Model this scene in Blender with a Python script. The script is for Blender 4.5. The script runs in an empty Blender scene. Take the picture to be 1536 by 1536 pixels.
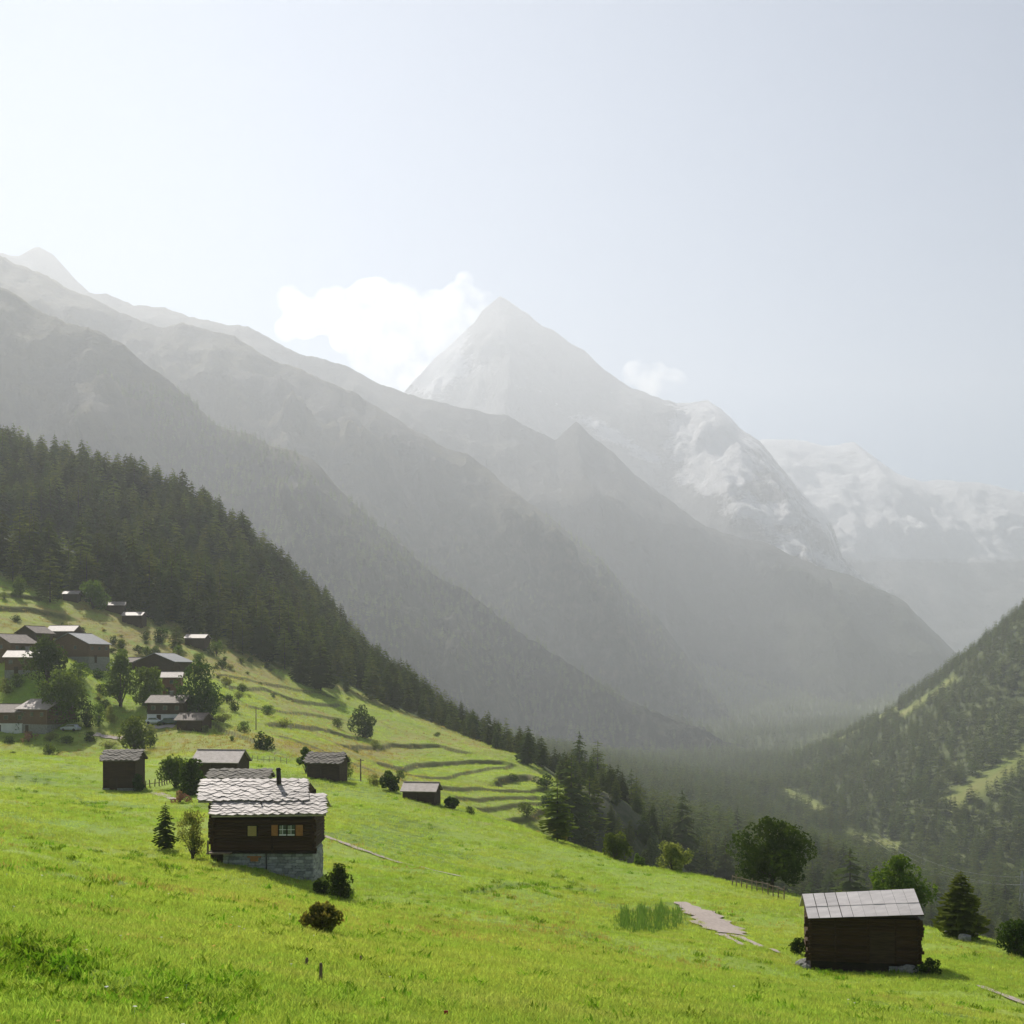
import bpy, bmesh, math, random
import numpy as np
from mathutils import Vector, Matrix

# ------------------------------------------------------------------ camera, sky, sun, exposure
SC = bpy.context.scene
COL = SC.collection
R = math.radians
F, HZ, CX = 1950.0, 1003.0, 768.0        # focal length, eye level and centre column, in photograph pixels
cam = bpy.data.cameras.new('camera'); camo = bpy.data.objects.new('camera', cam); COL.objects.link(camo)
cam.sensor_width = 36.0; cam.lens = 36.0 * F / 1536.0; cam.shift_y = (HZ - 768.0) / 1536.0
cam.clip_start = 0.5; cam.clip_end = 60000.0
camo.location = (0, 0, 0); camo.rotation_euler = (R(90), 0, 0)
SC.camera = camo
SUN_AZ, SUN_EL = 24.0, 42.0               # degrees left of the view axis, degrees above the horizon
SUN_DIR = Vector((-math.sin(R(SUN_AZ)) * math.cos(R(SUN_EL)), math.cos(R(SUN_AZ)) * math.cos(R(SUN_EL)), math.sin(R(SUN_EL))))
world = bpy.data.worlds.new('World'); SC.world = world; world.use_nodes = True
wn = world.node_tree; wn.nodes.clear()
sky = wn.nodes.new('ShaderNodeTexSky'); sky.sky_type = 'NISHITA'; sky.sun_disc = False
sky.sun_elevation = R(SUN_EL); sky.sun_rotation = R(-SUN_AZ); sky.altitude = 2600; sky.air_density = 1.0; sky.dust_density = 0.15; sky.ozone_density = 1.0
bg = wn.nodes.new('ShaderNodeBackground'); bg.inputs['Strength'].default_value = 0.058
wo = wn.nodes.new('ShaderNodeOutputWorld')
wn.links.new(sky.outputs[0], bg.inputs[0]); wn.links.new(bg.outputs[0], wo.inputs[0])
sl = bpy.data.lights.new('sun', 'SUN'); sl.energy = 5.0; sl.angle = R(0.53); sl.color = (1.0, 0.935, 0.845)
so = bpy.data.objects.new('sun', sl); COL.objects.link(so); so.rotation_euler = (-SUN_DIR).to_track_quat('-Z', 'Y').to_euler(); so.location = (-400, 800, 800)
SC.view_settings.view_transform = 'Standard'; SC.view_settings.look = 'None'; SC.view_settings.gamma = 1.0
SC.view_settings.use_curve_mapping = False; SC.view_settings.exposure = 0.37
SC.render.engine = 'CYCLES'
cy = SC.cycles
cy.use_denoising = True; cy.denoiser = 'OPENIMAGEDENOISE'; cy.denoising_input_passes = 'RGB_ALBEDO_NORMAL'
cy.max_bounces = 6; cy.diffuse_bounces = 2; cy.glossy_bounces = 2; cy.transmission_bounces = 4; cy.transparent_max_bounces = 8; cy.volume_bounces = 1
cy.sample_clamp_indirect = 4.0
HAZE_DENSITY = 1.5e-4; HAZE_G = 0.43

# ------------------------------------------------------------------ small helpers
rng = np.random.default_rng(7)
random.seed(7)

def tag(o, label=None, cat=None, group=None, kind=None):
    if label: o['label'] = label
    if cat: o['category'] = cat
    if group: o['group'] = group
    if kind: o['kind'] = kind
    return o

def link(name, me, parent=None, mat=None):
    o = bpy.data.objects.new(name, me); COL.objects.link(o)
    if parent is not None: o.parent = parent
    if mat is not None and me is not None and not me.materials: me.materials.append(mat)
    return o

def empty(name, loc, rz=0.0):
    o = bpy.data.objects.new(name, None); COL.objects.link(o); o.location = loc; o.rotation_euler = (0, 0, rz); o.empty_display_size = 0.3
    return o

def np_mesh(name, v, faces, smooth=False, mats=None):
    """v (n,3) array; faces (m,k) array of equal-sided faces."""
    me = bpy.data.meshes.new(name)
    v = np.asarray(v, dtype=np.float32); faces = np.asarray(faces, dtype=np.int32)
    k = faces.shape[1]
    me.vertices.add(len(v)); me.vertices.foreach_set('co', v.ravel())
    me.loops.add(faces.size); me.loops.foreach_set('vertex_index', faces.ravel())
    me.polygons.add(len(faces)); me.polygons.foreach_set('loop_start', np.arange(0, faces.size, k, dtype=np.int32))
    me.update(calc_edges=True); me.validate()
    if smooth: me.shade_smooth()
    for m in (mats or []): me.materials.append(m)
    return me

class MB:
    """collects simple shapes into one mesh"""
    def __init__(s): s.v = []; s.f = []
    def add(s, vs, fs):
        o = len(s.v); s.v += [tuple(p) for p in vs]; s.f += [tuple(i + o for i in f) for f in fs]; return s
    def box(s, x0, x1, y0, y1, z0, z1, M=None):
        vs = [Vector(p) for p in ((x0,y0,z0),(x1,y0,z0),(x1,y1,z0),(x0,y1,z0),(x0,y0,z1),(x1,y0,z1),(x1,y1,z1),(x0,y1,z1))]
        if M is not None: vs = [M @ p for p in vs]
        return s.add(vs, ((0,3,2,1),(4,5,6,7),(0,1,5,4),(1,2,6,5),(2,3,7,6),(3,0,4,7)))
    def prism(s, pts, axis_vec):
        """closed polygon pts extruded along axis_vec"""
        n = len(pts); a = Vector(axis_vec); p = [Vector(q) for q in pts]
        fs = [tuple(range(n))[::-1], tuple(range(n, 2*n))] + [(i, (i+1) % n, n + (i+1) % n, n + i) for i in range(n)]
        return s.add(p + [q + a for q in p], fs)
    def tube(s, a, b, r0, r1=None, n=8):
        r1 = r0 if r1 is None else r1
        a = Vector(a); b = Vector(b); d = (b - a).normalized(); u = d.orthogonal().normalized(); w = d.cross(u)
        vs = [a + (u*math.cos(t) + w*math.sin(t)) * r0 for t in [2*math.pi*i/n for i in range(n)]] + \
             [b + (u*math.cos(t) + w*math.sin(t)) * r1 for t in [2*math.pi*i/n for i in range(n)]]
        return s.add(vs, [(i, (i+1) % n, n + (i+1) % n, n + i) for i in range(n)] + [tuple(range(n))[::-1], tuple(range(n, 2*n))])
    def mesh(s, name, mat=None, smooth=False, bevel=0.0):
        me = bpy.data.meshes.new(name); me.from_pydata([tuple(p) for p in s.v], [], s.f)
        if bevel:
            bm = bmesh.new(); bm.from_mesh(me); bmesh.ops.bevel(bm, geom=bm.edges[:], offset=bevel, segments=1, affect='EDGES', clamp_overlap=True); bm.to_mesh(me); bm.free()
        else:
            bm = bmesh.new(); bm.from_mesh(me); bmesh.ops.recalc_face_normals(bm, faces=bm.faces[:]); bm.to_mesh(me); bm.free()
        me.update()
        if smooth: me.shade_smooth()
        if mat: me.materials.append(mat)
        return me
    def build(s, name, mat, parent=None, smooth=False, bevel=0.0):
        return link(name, s.mesh(name, mat, smooth, bevel), parent)

# value noise in numpy
_perm = np.random.default_rng(3).permutation(4096)
_val = np.random.default_rng(4).random(4096) * 2 - 1
def vnoise(x, y):
    xi = np.floor(x).astype(np.int64); yi = np.floor(y).astype(np.int64)
    fx = x - xi; fy = y - yi
    fx = fx*fx*fx*(fx*(fx*6-15)+10); fy = fy*fy*fy*(fy*(fy*6-15)+10)
    def h(a, b): return _val[_perm[(_perm[a & 4095] + b) & 4095]]
    return (h(xi, yi)*(1-fx) + h(xi+1, yi)*fx)*(1-fy) + (h(xi, yi+1)*(1-fx) + h(xi+1, yi+1)*fx)*fy
def fbm(x, y, oct=4, gain=0.5, lac=2.03):
    t = 0.0; a = 1.0
    for i in range(oct):
        t = t + a*vnoise(x + 17.3*i, y - 9.1*i); x = x*lac; y = y*lac; a *= gain
    return t
def ridged(x, y, oct=5, gain=0.5, lac=2.1):
    t = 0.0; a = 1.0
    for i in range(oct):
        t = t + a*(1.0 - 2.0*np.abs(vnoise(x + 31.7*i, y + 5.3*i))); x = x*lac; y = y*lac; a *= gain
    return t
def sstep(a, b, x):
    t = np.clip((x - a) / (b - a), 0, 1); return t*t*(3 - 2*t)

# ------------------------------------------------------------------ procedural materials
def material(name):
    m = bpy.data.materials.new(name); m.use_nodes = True; m.node_tree.nodes.clear(); return m
class NT:
    def __init__(s, m): s.t = m.node_tree; s.n = s.t.nodes; s.l = s.t.links
    def node(s, typ, **kw):
        n = s.n.new(typ)
        for k, v in kw.items(): setattr(n, k, v)
        return n
    def set(s, sock, v):
        if isinstance(v, bpy.types.NodeSocket): s.l.new(v, sock)
        elif isinstance(v, (tuple, list)) and sock.type == 'RGBA' and len(v) == 3: sock.default_value = (*v, 1)
        else: sock.default_value = v
    def coords(s, kind='Object'): return s.node('ShaderNodeTexCoord').outputs[kind]
    def mapping(s, vec, scale=(1,1,1), rot=(0,0,0)):
        n = s.node('ShaderNodeMapping'); s.set(n.inputs['Vector'], vec); n.inputs['Scale'].default_value = scale; n.inputs['Rotation'].default_value = rot; return n.outputs[0]
    def noise(s, vec, scale, detail=3, rough=0.55, dist=0.0):
        n = s.node('ShaderNodeTexNoise'); s.set(n.inputs['Vector'], vec); n.inputs['Scale'].default_value = scale
        n.inputs['Detail'].default_value = detail; n.inputs['Roughness'].default_value = rough; n.inputs['Distortion'].default_value = dist; return n.outputs[0]
    def ramp(s, fac, lo, hi):
        n = s.node('ShaderNodeMapRange'); s.set(n.inputs[0], fac); n.inputs[1].default_value = lo; n.inputs[2].default_value = hi; n.clamp = True; return n.outputs[0]
    def mix(s, fac, a, b, mode='MIX'):
        n = s.node('ShaderNodeMix', data_type='RGBA', blend_type=mode); s.set(n.inputs[0], fac); s.set(n.inputs[6], a); s.set(n.inputs[7], b); return n.outputs[2]
    def math(s, op, a, b=0.0, clamp=False):
        n = s.node('ShaderNodeMath', operation=op, use_clamp=clamp); s.set(n.inputs[0], a); s.set(n.inputs[1], b); return n.outputs[0]
    def attr(s, name, out='Fac'): return s.node('ShaderNodeAttribute', attribute_name=name).outputs[out]
    def rand(s): return s.node('ShaderNodeObjectInfo').outputs['Random']
    def bump(s, h, dist, strength=1.0):
        n = s.node('ShaderNodeBump'); n.inputs['Strength'].default_value = strength; n.inputs['Distance'].default_value = dist; s.set(n.inputs['Height'], h); return n.outputs[0]
    def principled(s, col, rough=0.8, normal=None, spec=0.3, metal=0.0):
        n = s.node('ShaderNodeBsdfPrincipled'); s.set(n.inputs['Base Color'], col); s.set(n.inputs['Roughness'], rough); n.inputs['Specular IOR Level'].default_value = spec; n.inputs['Metallic'].default_value = metal
        if normal is not None: s.l.new(normal, n.inputs['Normal'])
        return n.outputs[0]
    def out(s, sh, vol=None):
        o = s.node('ShaderNodeOutputMaterial')
        if sh is not None: s.l.new(sh, o.inputs['Surface'])
        if vol is not None: s.l.new(vol, o.inputs['Volume'])

def simple_mat(name, c1, c2, scale=2.0, rough=0.8, bump=0.02, stretch=(1,1,1), spec=0.3, rnd=0.0, metal=0.0, lo=0.35, hi=0.65, detail=5):
    m = material(name); t = NT(m)
    v = t.mapping(t.coords(), stretch)
    n = t.noise(v, scale, detail)
    c = t.mix(t.ramp(n, lo, hi), c1, c2)
    if rnd:
        k = t.math('ADD', t.math('MULTIPLY', t.rand(), rnd), 1.0 - rnd/2)
        h = t.node('ShaderNodeHueSaturation'); t.set(h.inputs['Color'], c); t.set(h.inputs['Value'], k); c = h.outputs[0]
    nb = t.bump(t.noise(v, scale*3, 4), bump) if bump else None
    t.out(t.principled(c, rough, nb, spec, metal)); return m

def leaf_mat(name, c1, c2, trans=0.4, rnd=0.35, scale=0.6, tcol=None):
    """foliage: diffuse leaves that also let light through"""
    m = material(name); t = NT(m)
    n = t.noise(t.coords(), scale, 3)
    c = t.mix(t.ramp(n, 0.3, 0.7), c1, c2)
    h = t.node('ShaderNodeHueSaturation'); t.set(h.inputs['Color'], c)
    t.set(h.inputs['Value'], t.math('ADD', t.math('MULTIPLY', t.rand(), rnd), 1.0 - rnd/2))
    t.set(h.inputs['Hue'], t.math('ADD', t.math('MULTIPLY', t.rand(), 0.03), 0.485)); c = h.outputs[0]
    d = t.node('ShaderNodeBsdfDiffuse'); t.l.new(c, d.inputs[0])
    tr = t.node('ShaderNodeBsdfTranslucent')
    tc = t.mix(1.0, c, tcol or (1.5, 1.35, 0.6), 'MULTIPLY'); t.l.new(tc, tr.inputs[0])
    ms = t.node('ShaderNodeMixShader'); ms.inputs[0].default_value = trans; t.l.new(d.outputs[0], ms.inputs[1]); t.l.new(tr.outputs[0], ms.inputs[2])
    t.out(ms.outputs[0]); return m

# ------------------------------------------------------------------ the shape of the land
# survey points: column, row (in photograph pixels from the viewpoint) and distance ahead in metres
def plane_row(px, d): return HZ + F*(0.145*(px-CX)/F + 0.169 + 1.8/d)
CP = []
for _d in (3, 7, 13, 22, 36):
    for _px in (-600, -200, 150, 500, 768, 1050, 1350, 1650, 2200): CP.append((_px, plane_row(_px, _d), _d))
CP += [(0,1300,44),(0,1252,72),(0,1205,115),(0,1172,170),(0,1130,230),(0,1101,285),
 (180,1335,50),(180,1282,88),(180,1217,140),(180,1185,177),(180,1140,235),(200,1100,286),(200,1050,325),(200,1000,370),
 (470,1326,83),(330,1290,87),(400,1232,115),(330,1161,190),(400,1163,190),(395,1118,255),(395,1070,330),(390,1020,410),
 (490,1169,195),(500,1282,105),(525,1225,145),(545,1108,385),(630,1200,240),(640,1260,140),(640,1318,92),(640,1388,52),
 (700,1226,228),(760,1241,208),(830,1259,187),(900,1283,162),(960,1301,147),(1040,1319,137),(1100,1329,132),(1150,1342,130),
 (720,1236,265),(745,1226,290),(760,1180,335),(750,1140,390),(800,1140,408),(830,1226,310),(600,1150,335),(680,1200,290),
 (830,1330,112),(830,1400,64),(970,1385,86),(970,1340,118),(1060,1388,90),(1060,1345,116),(1160,1425,77),(1000,1440,60),
 (1214,1450,72.5),(1378,1456,70.5),(1300,1467,67),(1390,1471,66),(1220,1465,67.5),(470,1344,77.5),(400,1321,79.5),(340,1301,82),(1300,1408,94),(1440,1408,96),(1520,1430,88),(1385,1397,104),(1536,1500,62),(1536,1440,85),(1220,1352,126),
 (1700,1480,82),(1700,1545,58),(2100,1560,70),
 (900,1330,210),(1000,1380,200),(1100,1400,190),(1250,1430,185),(1400,1500,168),(1536,1560,155),(1750,1640,150),(2100,1700,140),
 (1000,1420,300),(1150,1440,300),(1300,1470,300),(1536,1540,300),(1900,1600,300),
 (1050,1305,560),(1150,1335,560),(1300,1392,560),(1450,1425,560),(1650,1440,560),(2100,1400,560),
 (1000,1250,800),(1150,1280,800),(1300,1322,800),(1450,1345,850),(1536,1325,900),(1900,1200,900),
 (1050,1200,1200),(1200,1232,1200),(1350,1232,1150),(1500,1160,1150),(1600,1090,1200),(2000,900,1200),
 (1000,1150,1800),(1150,1160,1900),(1250,1150,1650),(1350,1090,1600),(1540,920,1560),(1450,992,1660),(1350,1066,1760),(1250,1115,1860),(1170,1148,1960),(1700,830,1500),(2100,700,1500),
 (1536,1040,2300),(1350,1120,2500),(1750,980,2400),(2100,900,2500),
 (950,1130,2600),(1000,1122,2600),(1100,1107,3000),(1250,1092,3000),(1150,1072,4000),(1300,1030,4800),(1050,987,5000),(950,960,5000),(1450,1012,5000),(1700,1000,5000),(1200,1040,6800),(1536,1010,6800),(700,1000,6800),
 (0,760,1100),(0,880,1600),(300,910,1000),(450,1010,950),(600,1095,850),(700,1145,800),(800,1185,700),(900,1205,700),
 (0,960,2500),(300,1015,2500),(600,1082,2500),(800,1120,2500),(0,960,5000),(500,970,5000),
 (0,700,760),(150,735,720),(300,792,660),(450,930,590),(600,1048,530),(700,1106,480),(790,1142,440),
 (0,862,440),(60,885,440),(150,906,440),(230,931,440),(300,951,445),(370,979,450),(430,1003,460),(520,1036,470),(600,1066,470),(680,1098,450),(760,1128,420),(830,1173,375),
 (0,780,580),(150,825,570),(300,880,540),
 (-300,600,800),(-300,800,440),(-300,1050,300),(-300,1150,170),(-600,560,800),(-600,1000,300),(-600,1150,170),(-300,850,1600),
 (100,991,322),(60,1010,305),(250,1085,288),(20,1098,288),(310,1095,282),(250,1040,318),(240,1006,352),(40,970,345),(140,960,390),(20,920,395),
 (880,1190,345),(930,1196,350),(960,1232,345),(978,1280,340),(860,1275,300),(900,1302,300),(950,1332,300),(930,1245,420),(1000,1310,400),(850,1250,300)]
CP = np.array(CP, float)
def _uv(px, d): return np.stack([px/300.0, np.log(d)*4.0], -1)
def _tps(r2): return np.where(r2 > 0, r2*np.log(np.maximum(r2, 1e-12)), 0.0)
_P = _uv(CP[:,0], CP[:,2]); _n = len(_P)
_K = _tps(((_P[:,None,:]-_P[None])**2).sum(-1)) + np.eye(_n)*0.01
_A = np.zeros((_n+3, _n+3)); _A[:_n,:_n] = _K; _A[:_n,_n] = 1; _A[:_n,_n+1:] = _P; _A[_n,:_n] = 1; _A[_n+1:,:_n] = _P.T
_W = np.linalg.solve(_A, np.concatenate([CP[:,1]-HZ, np.zeros(3)]))
def base_row(px, d):
    px = np.clip(np.asarray(px, float), -600, 2200); d = np.clip(np.asarray(d, float), 2.0, 7000.0)
    q = _uv(px, d); sh = q.shape[:-1]; q = q.reshape(-1, 2); o = np.empty(len(q))
    for i in range(0, len(q), 20000):
        b = q[i:i+20000]
        r2 = (b[:,0,None]-_P[None,:,0])**2 + (b[:,1,None]-_P[None,:,1])**2
        o[i:i+20000] = _tps(r2) @ _W[:_n] + _W[_n] + b @ _W[_n+1:]
    return o.reshape(sh)
def hit_base(px, py, dmin=8.0, dmax=6500.0):
    d = np.exp(np.linspace(math.log(dmin), math.log(dmax), 900)); r = base_row(np.full_like(d, px), d) + HZ
    k = np.argmax(r <= py) if (r <= py).any() else int(np.argmin(r))
    if k == 0: return d[0]
    a, b = r[k-1]-py, r[k]-py
    return d[k-1] + (d[k]-d[k-1]) * (a/(a-b) if a != b else 0)
# terrace banks and field edges: polylines down the hillside, each with its step height
BANKS = [([(330,1014),(393,1025),(474,1039),(503,1049)],1.3,250), ([(340,1032),(399,1034),(441,1052),(510,1059)],1.7,250), ([(376,1060),(467,1072),(513,1080)],1.1,250),
 ([(402,1088),(458,1091),(497,1100),(537,1111)],2.0,250), ([(513,1119),(588,1119),(659,1119),(699,1129)],2.0,250), ([(568,1148),(630,1148),(702,1143),(751,1147)],2.2,250),
 ([(614,1161),(669,1165),(728,1156),(770,1150)],1.5,250), ([(745,1174),(793,1167),(822,1176)],3.2,250), ([(653,1184),(734,1184),(816,1183)],1.7,250),
 ([(685,1200),(757,1200),(806,1197)],1.5,250), ([(715,1213),(767,1212),(825,1200)],1.5,250), ([(751,1233),(793,1228),(822,1217)],2.0,250),
 ([(-30,912),(40,914),(95,926)],2.6,250), ([(-30,892),(35,897),(60,902)],2.0,250), ([(215,985),(290,1000),(350,1035)],1.2,250), ([(300,1075),(350,1100),(420,1130)],1.4,200),
 ([(-40,1172),(30,1168),(85,1178)],0.9,120), ([(60,1190),(110,1195),(190,1222)],0.7,100), ([(420,1105),(480,1125),(560,1160)],1.2,200),
 ([(20,1250),(120,1298),(210,1345)],0.35,20), ([(130,1272),(230,1297),(300,1320)],0.35,20), ([(-30,1395),(60,1440),(130,1475)],0.45,5), ([(700,1335),(800,1330),(880,1335)],0.5,60), ([(820,1305),(860,1325),(905,1342)],0.5,60)]
bank_curves = []
for pts, h, dmin in BANKS:
    P = []
    for px, py in pts:
        d = hit_base(px, py, dmin); P.append(((px-CX)/F*d, d))
    bank_curves.append((np.array(P), h))
def bank_delta(x, y):
    """(height change, closeness to a bank face)"""
    dz = np.zeros_like(x); near = np.zeros_like(x)
    for P, h in bank_curves:
        h = 0.62*h; w = 6*h; lo = P.min(0) - 4*w; hi = P.max(0) + 4*w
        m = (x > lo[0]) & (x < hi[0]) & (y > lo[1]) & (y < hi[1])
        if not m.any(): continue
        X, Y = x[m], y[m]; best = np.full(X.shape, 1e9); sg = np.zeros_like(X); end = np.zeros_like(X)
        wob = 0.5*h*vnoise(X*0.25 + 7*h, Y*0.25)
        for i in range(len(P)-1):
            a, b = P[i], P[i+1]; ab = b-a; L2 = (ab**2).sum()
            t = ((X-a[0])*ab[0] + (Y-a[1])*ab[1]) / L2; tc = np.clip(t, 0, 1)
            dx, dy = X-(a[0]+tc*ab[0]), Y-(a[1]+tc*ab[1]); dist = np.hypot(dx, dy)
            s = np.sign(ab[0]*(Y-a[1]) - ab[1]*(X-a[0])); s = s*np.sign(ab[0] if ab[0] != 0 else 1)
            over = np.maximum(0, np.maximum(-t, t-1))*math.sqrt(L2)
            k = dist < best; best = np.where(k, dist, best); sg = np.where(k, s, sg); end = np.where(k, over, end)
        s = sg*best + wob
        fade = np.exp(-(end/(2.5*h))**2)
        core = 0.5*h*np.clip(s/(0.36*h), -1, 1)*np.exp(-np.abs(s)/w)
        dz[m] += core*fade; near[m] = np.maximum(near[m], fade*np.exp(-(s/(0.42*h))**2))
    return dz, near
def ground(x, y):
    x = np.asarray(x, float); y = np.asarray(y, float); yy = np.maximum(y, 2.0)
    px = CX + F*x/yy
    z = -base_row(px, yy)/F*yy
    s = np.clip(yy/300.0, 0.03, 3.0)
    z = z + 0.30*fbm(x*0.07+20, y*0.05, 2)*sstep(12, 35, yy)*sstep(150, 90, yy) + 0.10*fbm(x*0.22, y*0.22, 3)*sstep(10, 40, yy) + 0.45*fbm(x*0.045+3, y*0.045, 3)*sstep(40, 160, yy) + sstep(450, 900, yy)*(6.0*fbm(x*0.006, y*0.006, 5) )
    return z + bank_delta(x, y)[0]
def gz(x, y): return float(ground(np.array([x]), np.array([y]))[0])
def at(px, py, dmin=8.0):
    """ground point seen at a pixel of the photograph"""
    d0 = hit_base(px, py, dmin); d = np.linspace(max(dmin, d0*0.9), d0*1.1, 240); x = (px-CX)/F*d
    r = HZ - ground(x, d)/d*F
    k = int(np.argmax(r <= py)) if (r <= py).any() else int(np.argmin(r)); y = d[k]
    return Vector(((px-CX)/F*y, y, gz((px-CX)/F*y, y)))
def atd(px, d):
    x = (px-CX)/F*d; return Vector((x, d, gz(x, d)))

cols = np.concatenate([np.arange(-2300, -100, 55.0), np.arange(-100, 1640, 4.0), np.arange(1640, 3850, 55.0)])
rows = np.concatenate([np.exp(np.linspace(math.log(2.2), math.log(255), 260))[:-1], np.linspace(255, 480, 300)[:-1], np.exp(np.linspace(math.log(480), math.log(7200), 170))])
GP, GD = np.meshgrid(cols, rows)
GX, GY = (GP-CX)/F*GD, GD
GZ = ground(GX, GY); _bd, GB = bank_delta(GX, GY)
nr, nc = GX.shape
idx = np.arange(nr*nc).reshape(nr, nc)
faces = np.stack([idx[:-1,:-1], idx[:-1,1:], idx[1:,1:], idx[1:,:-1]], -1).reshape(-1, 4)
# what grows where: dry (sun-bleached grass and scrub), wood (needle litter under trees), lush, rock
GR = HZ - GZ/GD*F
edge_d = np.interp(GP, [-300,0,230,370,520,600,680,760,830,860], [440,442,442,455,475,478,458,428,385,355])
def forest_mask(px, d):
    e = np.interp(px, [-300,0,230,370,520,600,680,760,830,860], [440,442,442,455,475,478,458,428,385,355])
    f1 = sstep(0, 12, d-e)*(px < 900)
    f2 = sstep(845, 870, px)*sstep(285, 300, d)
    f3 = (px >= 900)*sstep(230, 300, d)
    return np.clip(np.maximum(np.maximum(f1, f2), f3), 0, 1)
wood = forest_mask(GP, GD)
nz1 = fbm(GX*0.02, GY*0.02, 4); nz2 = fbm(GX*0.12+5, GY*0.12, 3)
hill = sstep(225, 262, GD)*(1-wood)
lushfields = sstep(-0.15, 0.35, nz1)
dry = hill*np.clip(0.42 + 0.9*nz1 + 0.35*nz2, 0, 1)
slopepatch = np.exp(-(((GP-190)/150)**2 + ((GR-945)/38)**2)) + 0.9*np.exp(-(((GP-560)/110)**2 + ((GR-1128)/16)**2)) + 0.6*np.exp(-(((GP-330)/60)**2 + ((GR-990)/30)**2))
dry = np.clip(dry*0.8 + hill*slopepatch*0.95, 0, 1)
dry = np.maximum(dry, hill*0.75*np.exp(-((GR-np.interp(GP, [0,60,150,230,300,370,430,520,600,680], [862,885,906,931,951,979,1003,1036,1066,1098]))/9.0)**2))
terr = sstep(600, 680, GP)*sstep(1120, 1140, GR)*hill; dry = dry*(1-0.7*terr) + 0.10*terr
edge = np.exp(-((GR - np.interp(GP, [600,700,760,830,900,960,1040,1150], [1205,1226,1241,1259,1283,1301,1319,1345]))/4.0)**2)*(GP > 600)*(GP < 850)*(GD < 260); dry = np.maximum(dry, 0.6*edge)
bank = np.clip(GB*1.15, 0, 1)*sstep(150, 240, GD)
weed = np.clip(sstep(0.15, 0.6, fbm(GX*0.09+11, GY*0.05, 4)) * 0.55, 0, 1)*(GD < 250)
weed = np.maximum(weed, GB*sstep(240, 150, GD))
def glade(px, row, d, x, y):
    def seg(a, b, w):
        ax, ay = a; bx, by = b; t_ = np.clip(((px-ax)*(bx-ax)+(row-ay)*(by-ay))/((bx-ax)**2+(by-ay)**2), 0, 1); q = np.hypot(px-(ax+t_*(bx-ax)), row-(ay+t_*(by-ay))); return np.exp(-(q/w)**2)
    g_ = np.maximum.reduce([seg((1430, 1200), (1560, 1122), 12), seg((1180, 1136), (1345, 1062), 9), seg((1350, 1075), (1430, 1020), 5), seg((1275, 1252), (1345, 1272), 9), seg((1180, 1190), (1230, 1215), 8)])
    return np.clip(g_*(0.75+0.6*vnoise(x*0.03, y*0.03))*sstep(850, 1050, d), 0, 1)
clear = glade(GP, GR, GD, GX, GY)
me = np_mesh('meadow', np.stack([GX, GY, GZ], -1).reshape(-1, 3), faces, smooth=True)
def vattr(me, name, a):
    at_ = me.attributes.new(name, 'FLOAT', 'POINT'); at_.data.foreach_set('value', np.asarray(a, np.float32).ravel())
vattr(me, 'dry', dry); vattr(me, 'wood', wood*(1-clear)); vattr(me, 'bank', bank); vattr(me, 'weed', weed); vattr(me, 'clear', clear*wood)
rockm = np.exp(-(((GP-920)/65)**2))*((GR > 1186) & (GR < 1320) & (GD > 285) & (GD < 352)); vattr(me, 'rock', rockm)

m = material('meadow_ground'); t = NT(m); co = t.coords()
n_big = t.noise(co, 0.055, 5, 0.6); n_mid = t.noise(co, 0.6, 5, 0.65); n_fine = t.noise(co, 5.0, 4, 0.7)
n_str = t.noise(t.mapping(co, (0.10, 0.55, 0.1), (0, 0, R(18))), 1.0, 4, 0.6)
g = t.mix(t.ramp(n_big, 0.35, 0.65), (0.235, 0.355, 0.045), (0.32, 0.40, 0.065))
g = t.mix(t.math('MULTIPLY', t.ramp(n_mid, 0.45, 0.75), 0.7), g, (0.20, 0.31, 0.03))
g = t.mix(t.math('MULTIPLY', t.ramp(n_str, 0.5, 0.75), 0.45), g, (0.36, 0.36, 0.08))
g = t.mix(t.math('MULTIPLY', t.ramp(n_fine, 0.45, 0.7), 0.4), g, (0.15, 0.23, 0.025))
g = t.mix(t.math('MULTIPLY', t.attr('weed'), t.ramp(n_mid, 0.35, 0.6)), g, (0.055, 0.115, 0.02))
d1 = t.mix(t.ramp(t.noise(co, 0.35, 5, 0.65), 0.35, 0.65), (0.32, 0.235, 0.10), (0.33, 0.30, 0.085))
d1 = t.mix(t.math('MULTIPLY', t.ramp(n_mid, 0.5, 0.7), 0.6), d1, (0.14, 0.125, 0.045))
g = t.mix(t.math('MULTIPLY', t.attr('dry'), t.ramp(t.noise(co, 0.12, 6, 0.7), 0.3, 0.6)), g, d1)
bk = t.mix(t.ramp(t.noise(co, 0.9, 5, 0.7), 0.35, 0.65), (0.17, 0.145, 0.06), (0.10, 0.115, 0.035))
g = t.mix(t.attr('bank'), g, bk)
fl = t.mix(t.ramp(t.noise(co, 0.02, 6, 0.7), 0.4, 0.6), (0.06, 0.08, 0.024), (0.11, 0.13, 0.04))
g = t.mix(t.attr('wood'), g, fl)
g = t.mix(t.attr('clear'), g, t.mix(t.ramp(t.noise(co, 0.03, 6, 0.7), 0.4, 0.6), (0.20, 0.235, 0.055), (0.28, 0.26, 0.09)))
rk = t.mix(t.ramp(t.noise(t.mapping(co, (1, 1, 0.3)), 0.35, 6, 0.7), 0.35, 0.65), (0.085, 0.082, 0.055), (0.035, 0.05, 0.02))
g = t.mix(t.attr('rock'), g, rk)
nb = t.bump(t.math('ADD', t.math('MULTIPLY', n_fine, 0.5), n_mid), 0.25, 0.6)
t.out(t.principled(g, 0.9, nb, 0.15))
meadow = link('meadow', me, None, m); tag(meadow, kind='structure')

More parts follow.
